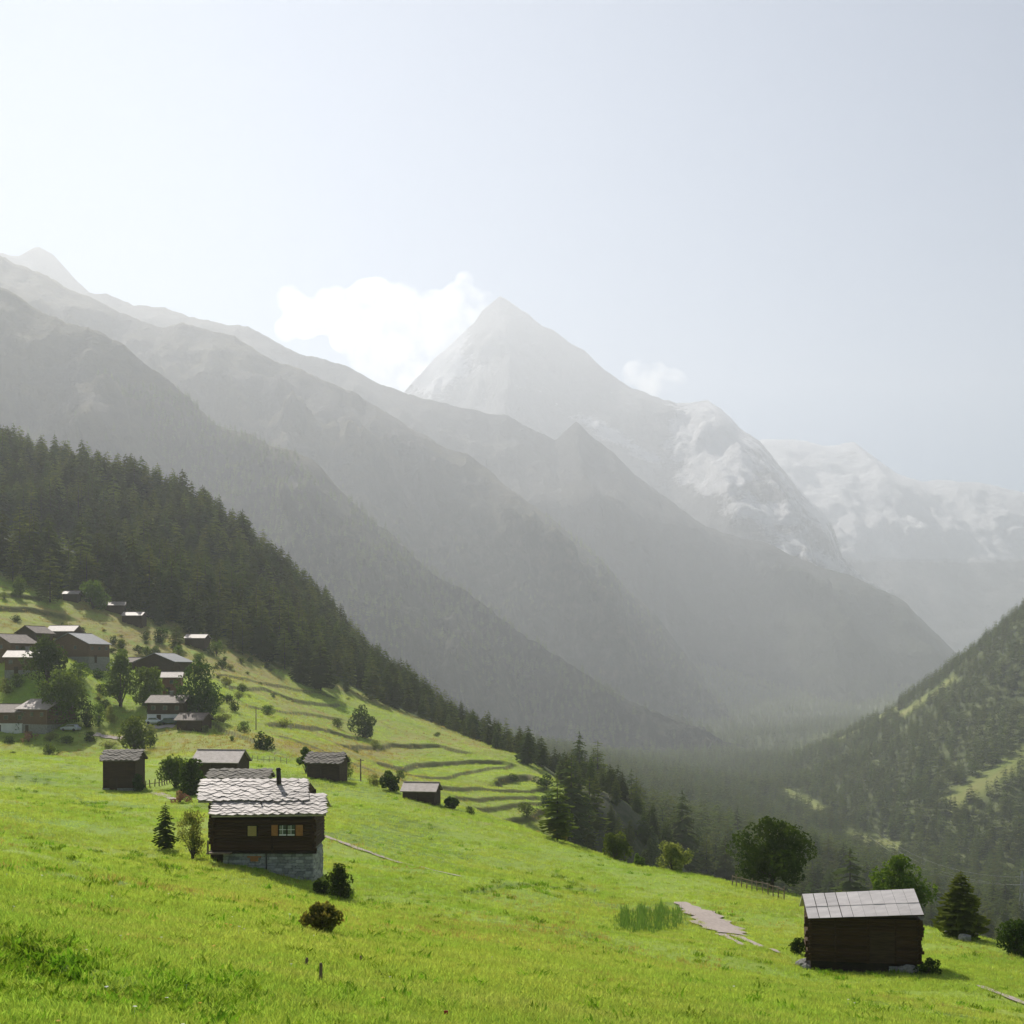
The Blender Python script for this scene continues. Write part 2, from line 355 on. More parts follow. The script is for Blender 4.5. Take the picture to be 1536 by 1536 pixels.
# ------------------------------------------------------------------ mountains
def mountain(name, crest, dist, base_z, slope, mat, seed, rough=1.0, px0=None, px1=None, step=6, nrow=70, steep=None, crag=1.0, snow=None, run_k=None, cap=0.45, curve=0.94):
    """crest: (column,row) points; dist: (column, distance) points; slope in degrees of the face turned to the valley"""
    c = np.array(crest, float); dd = np.array(dist, float)
    px = np.arange(c[0,0], c[-1,0]+step, step); py = np.interp(px, c[:,0], c[:,1]); D = np.interp(px, dd[:,0], dd[:,1])
    py = py + crag*(3.0*fbm(px/38.0+seed, np.full_like(px, seed*1.7), 5, 0.6) )
    zc = (HZ-py)/F*D; drop = np.maximum(zc-base_z, 60.0)
    run = drop/math.tan(R(slope))
    if run_k is not None: run = run*np.array([run_k(p) for p in px])
    run = np.minimum(run, D*cap)
    ts = np.concatenate([np.linspace(-0.5, 0, 10)[:-1], np.linspace(0, 1, nrow)**1.15])
    T, PX = np.meshgrid(ts, px, indexing='ij'); DC = D[None]; RUN = run[None]; DR = drop[None]
    Y = DC - T*RUN
    X = (PX-CX)/F*DC*np.ones_like(T)
    prof = np.where(T >= 0, np.abs(T)**curve, -T*1.3)
    Z = zc[None] - prof*DR
    s = D.mean()/5000.0
    amp = np.clip(np.abs(T)*7, 0.0, 1.0)
    # gullies running down the face plus crags
    gl = ridged(X/(520*s)+seed, Y/(1500*s)+seed*0.3, 5, 0.55)
    cr = fbm(X/(170*s)+seed*2, Y/(170*s), 5, 0.6)
    Z = Z + amp*rough*s*(120*gl*(0.35+T.clip(0,1)*0.6) + 62*cr)
    Y = Y - amp*rough*s*150*ridged(X/(700*s)+seed*3, Z/(900*s), 4, 0.5)
    lim = (HZ - np.interp(CX + F*X/Y, px, py) - np.clip(T, 0, 1)*60)/F*Y
    Z = np.where(T > 0.004, np.minimum(Z, lim), Z)
    v = np.stack([X, Y, Z], -1); n0, n1 = T.shape
    ii = np.arange(n0*n1).reshape(n0, n1)
    f = np.stack([ii[:-1,:-1], ii[1:,:-1], ii[1:,1:], ii[:-1,1:]], -1).reshape(-1, 4)
    mesh = np_mesh(name, v.reshape(-1, 3), f, smooth=True)
    if snow is not None:
        vattr(mesh, 'snow', snow(CX + F*X/Y, HZ - F*Z/Y, T))
    o = link(name, mesh, None, mat); tag(o, kind='structure'); return o, (X, Y, Z)

def rock_mat(name, grass, rock, scale, treeline=None, treecol=(0.045, 0.055, 0.025), snow=0):
    m = material(name); t = NT(m); co = t.coords()
    n1 = t.noise(co, scale, 6, 0.65); n2 = t.noise(t.mapping(co, (1, 1, 0.35)), scale*4, 6, 0.7)
    c = t.mix(t.ramp(n1, 0.4, 0.6), grass, rock)
    c = t.mix(t.math('MULTIPLY', t.ramp(n2, 0.4, 0.7), 0.6), c, tuple(k*0.55 for k in rock))
    if treeline is not None:
        z = t.node('ShaderNodeSeparateXYZ'); t.l.new(co, z.inputs[0])
        zz = t.math('ADD', z.outputs[2], t.math('MULTIPLY', t.math('SUBTRACT', t.noise(co, scale*0.8, 4), 0.5), 500.0))
        f = t.ramp(zz, treeline+60, treeline-120)
        f = t.math('MULTIPLY', f, t.ramp(t.noise(co, scale*6, 5, 0.7), 0.30, 0.55))
        c = t.mix(f, c, treecol)
    if snow:
        sn = t.math('ADD', t.attr('snow'), t.math('MULTIPLY', t.math('SUBTRACT', t.noise(t.mapping(co, (1, 0.6, 1.6)), scale*4, 7, 0.7), 0.5), snow))
        c = t.mix(t.ramp(sn, 0.42, 0.58), c, (0.90, 0.90, 0.91))
    nb = t.bump(t.noise(co, scale*8, 7, 0.75), 0.12/scale, 1.0)
    t.out(t.principled(c, 0.9, nb, 0.1)); return m

M_r1 = rock_mat('near_ridge', (0.17, 0.15, 0.065), (0.10, 0.09, 0.075), 0.004, 420)
M_r2 = rock_mat('mid_ridge', (0.19, 0.17, 0.085), (0.12, 0.11, 0.095), 0.003, 480)
M_r3 = rock_mat('far_ridge', (0.10, 0.09, 0.065), (0.075, 0.07, 0.066), 0.002, 420)
M_sum = rock_mat('summit_rock', (0.27, 0.265, 0.265), (0.22, 0.215, 0.215), 0.0012, snow=1.4)
M_gla = rock_mat('glacier_rock', (0.27, 0.265, 0.265), (0.22, 0.215, 0.215), 0.0012, snow=0.6)

ridge1, G1 = mountain('near_ridge', [(-420,250),(-150,370),(0,432),(40,455),(100,487),(135,490),(180,515),(250,566),(330,640),(400,662),(470,688),(520,740),(575,790),(640,850),(700,890),(760,935),(830,985),(900,1025),(970,1062),(1060,1100),(1150,1135)],
    [(-420,3100),(0,2980),(600,2750),(1150,2600)], -500, 40, M_r1, 1.3, 1.25, crag=1.2, step=4, nrow=110)
ridge2, G2 = mountain('middle_ridge', [(-300,260),(-100,350),(0,386),(35,396),(65,412),(95,425),(150,450),(200,476),(250,492),(275,488),(320,500),(350,502),(390,528),(460,560),(530,585),(575,615),(620,645),(660,668),(700,680),(730,705),(770,740),(830,780),(880,820),(930,870),(975,915),(1010,955),(1045,1000),(1075,1050)],
    [(-300,4500),(0,4300),(1100,3850)], -550, 39, M_r2, 4.1, 1.25, crag=1.1, step=4, nrow=100)
ridge3, G3 = mountain('far_ridge', [(-100,420),(100,440),(143,440),(160,438),(200,457),(250,460),(300,480),(345,490),(372,490),(420,515),(460,535),(510,545),(570,575),(640,600),(700,612),(745,622),(757,621),(800,645),(833,662),(850,645),(865,634),(885,655),(920,680),(950,712),(1000,745),(1060,790),(1090,800),(1150,815),(1230,850),(1300,875),(1355,900),(1400,945),(1440,985),(1500,1030)],
    [(-100,5900),(700,5500),(1500,5400)], -550, 38, M_r3, 7.7, 0.9, crag=0.8, step=4, nrow=100)
peakl, G0 = mountain('distant_ridge', [(-260,330),(-60,370),(0,378),(30,384),(45,374),(58,372),(70,378),(85,388),(105,410),(130,436),(170,470),(260,540)],
    [(-260,6500),(260,6500)], -200, 42, M_r3, 9.2, 0.7, crag=1.0)
def snow_peak(px, py, T):
    s = 0.22 + 0.30*sstep(1080, 1200, px)
    s = s + 0.75*np.exp(-(((px-655-(py-560)*-0.35)/42)**2 + ((py-548)/48)**2))
    s = s + 0.85*np.exp(-(((px-1060)/48)**2 + ((py-640)/38)**2)) + 0.8*np.exp(-(((px-1080)/45)**2 + ((py-705)/35)**2))
    s = s + 0.45*np.exp(-(((px-930)/75)**2 + ((py-660-(px-930)*0.55)/12)**2)) + 0.4*np.exp(-(((px-1120)/60)**2 + ((py-770)/16)**2))
    return s
def run_peak(p): return 1.0 + 1.1*math.exp(-((p-1065)/60)**2)
summit, G4 = mountain('pyramid_peak', [(480,670),(560,625),(605,588),(640,548),(665,530),(690,505),(710,487),(722,466),(738,453),(750,443),(761,450),(800,478),(840,502),(880,530),(895,545),(930,570),(960,590),(1000,602),(1035,606),(1062,600),(1085,614),(1110,640),(1140,662),(1170,700),(1210,745),(1240,775),(1260,830),(1330,900)],
    [(480,8100),(750,8000),(1060,7850),(1330,7600)], 300, 44, M_sum, 12.5, 0.6, crag=0.9, step=3, nrow=110, snow=snow_peak, run_k=run_peak, cap=0.29)
def snow_gl(px, py, T):
    s = 0.04 + 1.02*sstep(876, 800, py) - 0.55*np.exp(-(((px-1265)/55)**2 + ((py-685)/22)**2)) - 0.45*np.exp(-(((px-1330)/45)**2 + ((py-735)/12)**2))
    return s
glacier, G5 = mountain('glacier', [(1040,680),(1100,664),(1150,659),(1200,659),(1235,667),(1265,664),(1282,663),(1310,685),(1345,711),(1385,722),(1420,720),(1460,723),(1500,731),(1540,738),(1620,720),(1800,690)],
    [(1040,10100),(1800,10100)], -450, 21, M_gla, 15.1, 0.42, crag=0.6, step=3, nrow=130, snow=snow_gl, cap=0.37, curve=1.05)

# ------------------------------------------------------------------ trees
M_bark = simple_mat('bark', (0.07, 0.055, 0.04), (0.12, 0.10, 0.08), 6.0, 0.9, 0.03, (1, 1, 0.2))
M_spruce = leaf_mat('spruce_needles', (0.070, 0.098, 0.028), (0.115, 0.148, 0.038), 0.45, 0.5, 0.3)
M_larch = leaf_mat('larch_needles', (0.13, 0.17, 0.038), (0.19, 0.225, 0.052), 0.50, 0.4, 0.3)
M_far = leaf_mat('sunlit_far_needles', (0.095, 0.130, 0.040), (0.145, 0.185, 0.055), 0.48, 0.5, 0.3)
M_leaf_dark = leaf_mat('dark_leaves', (0.034, 0.066, 0.014), (0.066, 0.110, 0.022), 0.38, 0.15, 0.8)
M_leaf_mid = leaf_mat('green_leaves', (0.075, 0.125, 0.026), (0.125, 0.185, 0.040), 0.45, 0.3, 0.8)
M_leaf_pale = leaf_mat('pale_leaves', (0.17, 0.21, 0.075), (0.24, 0.27, 0.10), 0.5, 0.25, 0.8)
M_leaf_rust = leaf_mat('rusty_leaves', (0.24, 0.18, 0.07), (0.15, 0.20, 0.05), 0.45, 0.25, 1.2)
M_leaf_pink = leaf_mat('pink_flower_heads', (0.32, 0.13, 0.17), (0.18, 0.16, 0.06), 0.35, 0.2, 1.6)
M_rush = leaf_mat('rush_blades', (0.085, 0.17, 0.045), (0.14, 0.24, 0.075), 0.45, 0.25, 1.0)

def conifer_crown(seed, levels, per, rmax, jag=1.0, bare=0.08, droop=0.35, power=0.85):
    """unit-height conifer crown: whorls of drooping, ragged branches"""
    rg = np.random.default_rng(seed); V = []; Fc = []
    for i in range(levels):
        q = i/(levels-1); z = bare + (0.985-bare)*q**0.92
        r = rmax*((1-q)**power)*(0.55+0.45*min(1, q*6)) + 0.006
        nb = max(3, int(round(per*(1-0.55*q)))); a0 = rg.uniform(0, 6.28)
        for b in range(nb):
            a = a0 + 6.283*b/nb + rg.normal(0, 0.22); L = r*rg.uniform(0.62, 1.12); zz = z + rg.normal(0, 0.35*(1-bare)/levels + 0.008)
            ca, sa = math.cos(a), math.sin(a); w = max(0.012, L*rg.uniform(0.26, 0.40)); dr = droop*rg.uniform(0.6, 1.3)
            o = len(V)
            p = [(0.05*L, 0, 0.02*L), (0.40*L, w, -dr*0.28*L-0.03*L), (0.44*L, 0, -dr*0.22*L+0.04*L), (0.40*L, -w, -dr*0.28*L-0.03*L), (0.78*L, 0.55*w*rg.uniform(.5,1.2), -dr*0.72*L), (0.80*L, -0.55*w*rg.uniform(.5,1.2), -dr*0.72*L), (L, 0, -dr*L*0.85+0.03*L),
                 (0.50*L, 0.1*w, -dr*0.3*L-0.42*w*jag), (0.85*L, 0, -dr*0.8*L-0.35*w*jag)]
            V += [(x*ca-y*sa, x*sa+y*ca, zz+h) for x, y, h in p]
            Fc += [(o,o+1,o+2), (o,o+2,o+3), (o+1,o+4,o+2), (o+2,o+5,o+3), (o+2,o+4,o+6), (o+2,o+6,o+5), (o,o+7,o+2), (o+2,o+8,o+6)]
    o = len(V); V += [(0.010,0,0.95),(-0.006,0.009,0.95),(-0.006,-0.009,0.95),(0,0,1.0)]; Fc += [(o,o+1,o+3),(o+1,o+2,o+3),(o+2,o,o+3)]
    return np.array(V), np.array(Fc)
def conifer_meshes(tagname, seeds, levels, per, mat, **kw):
    out = []
    for s in seeds:
        rg = random.Random(s); v, f = conifer_crown(s, levels, per, rg.uniform(0.22, 0.34), power=rg.uniform(0.42, 0.68), bare=rg.uniform(0.03, 0.12), **kw)
        out.append(np_mesh(tagname, v, f, False, [mat]))
    return out
CROWN_S = conifer_meshes('crown', (1, 2, 3, 4, 5), 26, 9, M_spruce)
CROWN_L = conifer_meshes('crown', (11, 12, 13), 22, 8, M_larch, droop=0.15)
trunk_me = MB().tube((0,0,-0.06), (0,0,0.5), 0.012, 0.008, 7).tube((0,0,0.5), (0,0,0.97), 0.008, 0.002, 6).mesh('trunk', M_bark, True)
def conifer(loc, h, kind, label, group, wide=1.0):
    o = empty('spruce_tree' if kind == 0 else 'larch_tree', loc, random.uniform(0, 6.28)); 
    s = h; o.scale = (s*wide, s*wide, s)
    link('crown', random.choice(CROWN_S if kind == 0 else CROWN_L), o); link('trunk', trunk_me, o)
    return tag(o, label, 'conifer', group)

# rows of the land silhouette seen from the viewpoint, nearest first
cummin = np.minimum.accumulate(GR, axis=0)
def sight(px, d):
    j = np.clip(np.searchsorted(cols, px), 0, nc-1); i = np.clip(np.searchsorted(rows, d)-3, 0, nr-1); return cummin[i, j]
def scatter(pxa, pxb, d0, d1, sp, keep=None):
    """jittered points over a wedge of land, spaced sp metres"""
    k = int(max(abs(pxa-CX), abs(pxb-CX))/F*d1/sp)+2
    xs = np.arange((pxa-CX)/F*d1 if pxa < CX else (pxa-CX)/F*d0, (pxb-CX)/F*d1 if pxb > CX else (pxb-CX)/F*d0, sp); ys = np.arange(d0, d1, sp)
    X, Y = np.meshgrid(xs, ys); X = (X + rng.uniform(-0.48, 0.48, X.shape)*sp).ravel(); Y = (Y + rng.uniform(-0.48, 0.48, Y.shape)*sp).ravel()
    P = CX + F*X/Y; m = (P > pxa) & (P < pxb) & (Y > d0); X, Y, P = X[m], Y[m], P[m]
    if keep is not None: m = keep(P, Y, X); X, Y, P = X[m], Y[m], P[m]
    return X, Y, P
cand = []   # x, y, z, height, kind, zone
def add_zone(zone, X, Y, P, h0, h1, larch):
    Z = ground(X, Y); H = rng.uniform(h0, h1, len(X))*np.where(zone == 'slope', np.interp(P, [350, 520, 640, 800], [1.0, 0.82, 0.62, 0.55]), 1.0)*(1+0.15*fbm(X*0.03, Y*0.03, 2)); K = (rng.random(len(X)) < larch).astype(int)
    for a in zip(X, Y, Z, H, K): cand.append((*a, zone))
add_zone('slope', *scatter(-260, 868, 400, 830, 6.2, lambda P, Y, X: (rng.random(len(P)) < forest_mask(P, Y)*0.95) & (P < 866) & (fbm(X*0.02+4, Y*0.02, 3) > -0.55)), 11, 23, 0.35)
add_zone('crag', *scatter(838, 1000, 295, 440, 4.6, lambda P, Y, X: rng.random(len(P)) < np.where((P > 880) & (P < 985) & (Y < 350), 0.5, 0.9)), 5, 11, 0.45)
cl = lambda X, Y: glade(CX+F*X/Y, HZ-ground(X, Y)/Y*F, Y, X, Y)
add_zone('valley', *scatter(862, 1800, 430, 1000, 8.0, lambda P, Y, X: (rng.random(len(P)) < 0.85) & (cl(X, Y) < 0.45)), 10, 24, 0.4)
add_zone('valley', *scatter(600, 1800, 1000, 2250, 8.0, lambda P, Y, X: (rng.random(len(P)) < 0.85) & (cl(X, Y) < 0.40)), 9, 20, 0.4)
add_zone('far', *scatter(560, 1650, 2250, 5200, 16, lambda P, Y, X: (rng.random(len(P)) < 0.85)), 13, 22, 0.4)
def on_grid(G, zmax, sp, dmax_noise, seed):
    X, Y, Z = G; rg = np.random.default_rng(seed)
    a, b, c = X[:-1,:-1].ravel(), Y[:-1,:-1].ravel(), Z[:-1,:-1].ravel()
    e1 = np.stack([(X[1:,:-1]-X[:-1,:-1]).ravel(), (Y[1:,:-1]-Y[:-1,:-1]).ravel(), (Z[1:,:-1]-Z[:-1,:-1]).ravel()], -1)
    e2 = np.stack([(X[:-1,1:]-X[:-1,:-1]).ravel(), (Y[:-1,1:]-Y[:-1,:-1]).ravel(), (Z[:-1,1:]-Z[:-1,:-1]).ravel()], -1)
    area = np.abs(e1[:,0]*e2[:,1]-e1[:,1]*e2[:,0]); lam = area/sp**2
    lim = zmax + dmax_noise*fbm(a*0.003, b*0.003, 4) - np.maximum(0, 0)
    dens = sstep(lim+60, lim-60, c)*np.clip(0.55+1.1*fbm(a*0.006+9, b*0.006, 4), 0, 1)
    k = rg.poisson(lam*dens); i = np.repeat(np.arange(len(a)), k); u = rg.random(len(i))[:,None]; w = rg.random(len(i))[:,None]
    p = np.stack([a, b, c], -1)[i] + e1[i]*u + e2[i]*w
    gzv = ground(p[:,0], p[:,1]); p = p[p[:,2] > gzv-5]
    P = CX + F*p[:,0]/p[:,1]; p = p[(P > -200) & (P < 1700)]
    for q in p: cand.append((q[0], q[1], q[2]-1.0, rg.uniform(15, 24), int(rg.random() < 0.35), 'flank'))
on_grid(G1, 420, 12, 230, 21); on_grid(G2, 400, 18, 220, 22)
fx_ = np.arange(20, 800, 17.0) + rng.uniform(-8, 8, len(np.arange(20, 800, 17.0))); fd_ = np.interp(fx_, [-300,0,230,370,520,600,680,760,830], [440,442,442,455,475,478,458,428,385]) + rng.uniform(-9, 6, len(fx_))
add_zone('slope', (fx_-CX)/F*fd_, fd_, fx_, 7, 19, 0.75)
C = np.array([c[:5] for c in cand]); Zn = np.array([c[5] for c in cand])
Pc = CX + F*C[:,0]/C[:,1]; top = HZ - F*(C[:,2]+C[:,3])/C[:,1]; hp = C[:,3]/C[:,1]*F
vis = (top < sight(Pc, C[:,1]) - 3) | np.isin(Zn, ['flank'])
inside = (Pc > -60) & (Pc < 1600)
keep = vis | ~inside
C, Zn, Pc, top, hp, inside, vis = C[keep], Zn[keep], Pc[keep], top[keep], hp[keep], inside[keep], vis[keep]
score = np.where(inside & vis & (Pc > 0) & (Pc < 1536), hp, 0)
# a tree well below its neighbours' tips is hidden: prefer the ones that stand clear
order = np.argsort(-score); single = set(order[:285].tolist())
LBL = {'slope': ('one of the dark conifers packed on the forested slope behind the village', 'conifers on the slope behind the village'),
       'crag': ('one of the conifers crowding the rocky crag at the end of the terraces', 'conifers on the crag beside the terraces'),
       'valley': ('one of the tall hazy conifers filling the valley below the meadow', 'conifers in the valley below the meadow')}
for i in order[:285]:
    L = LBL.get(Zn[i], LBL['valley']); conifer((C[i,0], C[i,1], C[i,2]-0.3), C[i,3], int(C[i,4]), L[0], L[1])
proto_col = bpy.data.collections.new('wood_sources')
FAR_S = conifer_meshes('far_spruce', (31, 32, 33), 13, 6, M_far); FAR_L = conifer_meshes('far_larch', (41, 42), 12, 6, M_larch, droop=0.15)
def source_collection(name, meshes):
    c = bpy.data.collections.new(name)
    for k, me_ in enumerate(meshes): c.objects.link(bpy.data.objects.new('%s_source_%02d' % (name, k), me_))
    return c
def instancer(name, pts, rot, scl, idx_, coll):
    """one object that carries copies of the collection's meshes on its points"""
    me_ = bpy.data.meshes.new(name); me_.vertices.add(len(pts)); me_.vertices.foreach_set('co', np.asarray(pts, np.float32).ravel())
    for nm, ty, ar in (('rot', 'FLOAT_VECTOR', rot), ('scl', 'FLOAT_VECTOR', scl)):
        a = me_.attributes.new(nm, ty, 'POINT'); a.data.foreach_set('vector', np.asarray(ar, np.float32).ravel())
    a = me_.attributes.new('pick', 'INT', 'POINT'); a.data.foreach_set('value', np.asarray(idx_, np.int32).ravel())
    o = link(name, me_); ng = bpy.data.node_groups.new(name, 'GeometryNodeTree')
    ng.interface.new_socket('Geometry', in_out='INPUT', socket_type='NodeSocketGeometry'); ng.interface.new_socket('Geometry', in_out='OUTPUT', socket_type='NodeSocketGeometry')
    N = ng.nodes.new; gi, go, ip, ci = N('NodeGroupInput'), N('NodeGroupOutput'), N('GeometryNodeInstanceOnPoints'), N('GeometryNodeCollectionInfo')
    ci.inputs['Collection'].default_value = coll; ci.inputs['Separate Children'].default_value = True; ci.inputs['Reset Children'].default_value = True
    def named(nm, ty):
        n = N('GeometryNodeInputNamedAttribute'); n.data_type = ty; n.inputs['Name'].default_value = nm; return n.outputs['Attribute']
    Lk = ng.links.new
    Lk(gi.outputs[0], ip.inputs['Points']); Lk(ci.outputs[0], ip.inputs['Instance']); ip.inputs['Pick Instance'].default_value = True
    Lk(named('pick', 'INT'), ip.inputs['Instance Index']); Lk(named('scl', 'FLOAT_VECTOR'), ip.inputs['Scale'])
    er = N('FunctionNodeEulerToRotation'); Lk(named('rot', 'FLOAT_VECTOR'), er.inputs[0]); Lk(er.outputs[0], ip.inputs['Rotation'])
    Lk(ip.outputs[0], go.inputs[0]); md = o.modifiers.new('scatter', 'NODES'); md.node_group = ng
    return o
FARCOL = source_collection('far_conifer', FAR_S + FAR_L); NEARCOL = source_collection('near_conifer', CROWN_S + CROWN_L)
rest = np.array([i for i in range(len(C)) if i not in single])
def wood(name, sel, coll, ns, nl, label):
    k = rest[sel]; n = len(k); h = C[k,3]
    pick = np.where(C[k,4] > 0.5, ns + rng.integers(0, nl, n), rng.integers(0, ns, n))
    rot = np.zeros((n, 3)); rot[:,2] = rng.uniform(0, 6.28, n); w = h*rng.uniform(0.85, 1.2, n)
    o = instancer(name, C[k,:3] - np.array([0, 0, 0.4]), rot, np.stack([w, w, h], -1), pick, coll); tag(o, label, 'wood', kind='stuff')
zr = Zn[rest]
wood('slope_wood', np.isin(zr, ['slope', 'crag']), NEARCOL, 5, 3, 'dense conifer wood covering the slope behind the village')
wood('valley_wood', zr == 'valley', FARCOL, 3, 2, 'hazy conifer wood covering the valley and the right-hand hillside')
wood('far_wood', np.isin(zr, ['far', 'flank']), FARCOL, 3, 2, 'far conifer woods on the valley floor and the foot of the ridges')
print('trees', len(C), {z: int((Zn == z).sum()) for z in set(Zn)})

# broad-leaved trees and shrubs: leaf clumps spread through a lumpy crown, on limbs
def crown_mesh(seed, w, h, lobes, leaves, leaf, base=0.12, mat=None, airy=0.0, top=1.0, lobe=0.8):
    rg = np.random.default_rng(seed); L = []
    for i in range(lobes):
        a = rg.uniform(0, 6.28); zz = base + (1-base)*rg.uniform(0.1, 0.92); prof = math.sin(math.pi*min(1, max(0.02, (zz-base)/(1-base)*0.93+0.10)))**0.6*(1 if zz < .7 else top)
        rr = rg.uniform(0.2, 0.72 if lobe > 0.99 else 0.92)*prof*0.5*w; s = lobe*rg.uniform(0.20, 0.32)*min(w, h)*(0.55+0.45*prof)
        L.append((rr*math.cos(a), rr*math.sin(a), min(zz*h, h-s*0.8), s))
    L.append((0, 0, h*0.55, 0.30*min(w, h)))
    L = np.array(L); pr = L[:,3]**2; pr = pr/pr.sum(); k = rg.choice(len(L), leaves, p=pr)
    d = rg.normal(size=(leaves, 3)); d /= np.linalg.norm(d, axis=1)[:,None]
    rad = L[k,3]*(1.02 - (0.25+airy)*np.abs(rg.normal(0, 0.5, leaves)))*(1+0.16*np.sin(d[:,0]*5+k)*np.cos(d[:,2]*4+k*2))
    c = L[k,:3] + d*rad[:,None]; c[:,2] = np.maximum(c[:,2], base*h*0.6)
    u = rg.normal(size=(leaves, 3)); u /= np.linalg.norm(u, axis=1)[:,None]; nrm = d*0.55 + rg.normal(size=(leaves, 3))*0.6; vv = np.cross(nrm, u); vv /= np.linalg.norm(vv, axis=1)[:,None]; u = np.cross(vv, nrm); u /= np.linalg.norm(u, axis=1)[:,None]
    sz = leaf*rg.uniform(0.6, 1.4, leaves)[:,None]
    V = np.stack([c-u*sz, c-vv*sz*0.6, c+u*sz, c+vv*sz*0.6], 1).reshape(-1, 3); Fq = np.arange(leaves*4).reshape(-1, 4)
    return np_mesh('crown', V, Fq, False, [mat] if mat else None), L
def limbs_mesh(L, h, r, base):
    b = MB(); b.tube((0,0,-0.8), (0,0,base*h+0.2*h), r*1.25, r*0.7, 8); 
    rgL = random.Random(int(h*100))
    for x, y, z, s in sorted(L.tolist(), key=lambda q: -q[3])[:12]:
        z0 = base*h*rgL.uniform(0.8, 1.6); p = (x*0.45, y*0.45, z0+(z-z0)*0.55); b.tube((0,0,min(z0, 0.3*h)), p, r*0.55, r*0.3, 6); b.tube(p, (x, y, z), r*0.3, r*0.08, 5)
    return b.mesh('trunk', M_bark, True)
SHRUB = {}
def broadleaf(name, loc, w, h, label, cat='tree', mat=None, seed=1, lobes=26, leaves=2600, leaf=None, base=0.14, group=None, share=None, airy=0.0, top=1.0, lobe=0.8):
    if share is not None:
        if share not in SHRUB:
            cm_, L = crown_mesh(100+share[0]+7*int(share[1]), 1.0, 1.0, 16, 900, 0.045, 0.05, mat); SHRUB[share] = (cm_, limbs_mesh(L, 1.0, 0.03, 0.1))
        cm_, tm = SHRUB[share]; o = empty(name, loc, random.uniform(0, 6.28)); o.scale = (w, w, h)
    else:
        cm_, L = crown_mesh(seed, w, h, lobes, leaves, leaf or 0.02*(w+h), base, mat, airy, top, lobe); tm = limbs_mesh(L, h, 0.028*h+0.02, base); o = empty(name, loc, 0)
    link('crown', cm_, o); link('trunk' if cat == 'tree' else 'stem', tm, o)
    return tag(o, label, cat, group)
def tree_px(name, px, py, wp, hp_, label, cat='tree', mat=None, d=None, **kw):
    p = atd(px, d) if d else at(px, py, kw.pop('dmin', 8.0)); kw.pop('dmin', None); k = p.y/F
    return broadleaf(name, p - Vector((0, 0, 0.1)), wp*k, hp_*k, label, cat, mat, **kw)

tree_px('maple_tree', 1158, 1338, 124, 112, 'large dark round maple by the wooden fence at the meadow edge', mat=M_leaf_dark, d=131, seed=51, lobes=64, leaves=11000, leaf=0.15, base=0.13, lobe=0.56)
tree_px('ash_tree', 1350, 1397, 86, 104, 'round tree with pale flecked leaves rising behind the tin-roofed barn', mat=M_leaf_mid, d=112, seed=52, lobes=44, leaves=6500, leaf=0.14, base=0.08, lobe=0.62)
tree_px('birch_tree', 1268, 1352, 66, 62, 'light green tree showing above the left half of the tin barn roof', mat=M_leaf_mid, d=150, seed=53, lobes=22, leaves=3500, leaf=0.2)
tree_px('round_bush', 1524, 1436, 62, 56, 'dense round bush at the right edge of the meadow', 'bush', M_leaf_dark, d=87, seed=54, lobes=22, leaves=3500, leaf=0.10, base=0.02)
p = atd(1441, 95); k = p.y/F
o = empty('larch_tree', p); o.scale = (100*k, 100*k, 100*k); tag(o, 'broad spreading larch right of the tin-roofed barn', 'conifer')
v_, f_ = conifer_crown(91, 34, 15, 0.47, power=0.62, bare=0.03, droop=0.12); link('crown', np_mesh('crown', v_, f_, False, [M_larch]), o); link('trunk', trunk_me, o)
tree_px('broad_tree', 72, 1036, 64, 84, 'dark dense tree standing in front of the big brown barn', mat=M_leaf_dark, seed=55, base=0.03, lobes=30, leaves=4200, leaf=0.32, dmin=200, top=0.7)
tree_px('broad_tree', 97, 1083, 68, 80, 'big rounded grey-green tree beside the light-roofed chalet', mat=M_leaf_mid, seed=56, base=0.03, lobes=40, leaves=5200, leaf=0.32, dmin=200)
tree_px('poplar_tree', 181, 1060, 50, 90, 'tall pointed green tree in the middle of the village', mat=M_leaf_mid, seed=57, base=0.03, lobes=26, leaves=3600, leaf=0.3, dmin=200, top=0.45)
tree_px('broad_tree', 224, 1058, 54, 60, 'rounded bright green tree right of the pointed village tree', mat=M_leaf_mid, seed=58, base=0.03, lobes=26, leaves=3200, leaf=0.3, dmin=200)
tree_px('broad_tree', 297, 1080, 64, 88, 'dark leafy tree towering over the small sheds at the village edge', mat=M_leaf_dark, seed=59, base=0.03, lobes=34, leaves=5000, leaf=0.3, dmin=200)
tree_px('bushy_tree', 200, 1130, 44, 56, 'bushy grey-green tree on the slope behind the dark slate-roofed hut', mat=M_leaf_mid, seed=60, base=0.03, lobes=22, leaves=3000, leaf=0.26, dmin=150)
tree_px('bushy_tree', 139, 914, 42, 42, 'round tree between the highest two huts at the forest edge', mat=M_leaf_mid, seed=61, base=0.03, lobes=18, leaves=2000, leaf=0.35, dmin=300)
tree_px('bushy_tree', 262, 1182, 50, 50, 'loose light green bush tree by the post fence', mat=M_leaf_mid, seed=62, base=0.03, lobes=18, leaves=2600, leaf=0.2, dmin=100, airy=0.3)
tree_px('bushy_tree', 291, 1192, 44, 54, 'denser dark bush tree behind the left end of the slate-roofed chalet', mat=M_leaf_dark, seed=63, base=0.03, lobes=20, leaves=2800, leaf=0.2, dmin=100)
tree_px('broad_tree', 545, 1107, 38, 50, 'lone round tree standing on the grassy terraces', mat=M_leaf_dark, seed=64, base=0.03, lobes=22, leaves=2600, leaf=0.3, dmin=250)
tree_px('bushy_tree', 459, 1160, 26, 40, 'small bush tree against the left wall of the low slab-roofed hut', mat=M_leaf_mid, seed=65, base=0.03, lobes=12, leaves=1500, leaf=0.22, dmin=120)
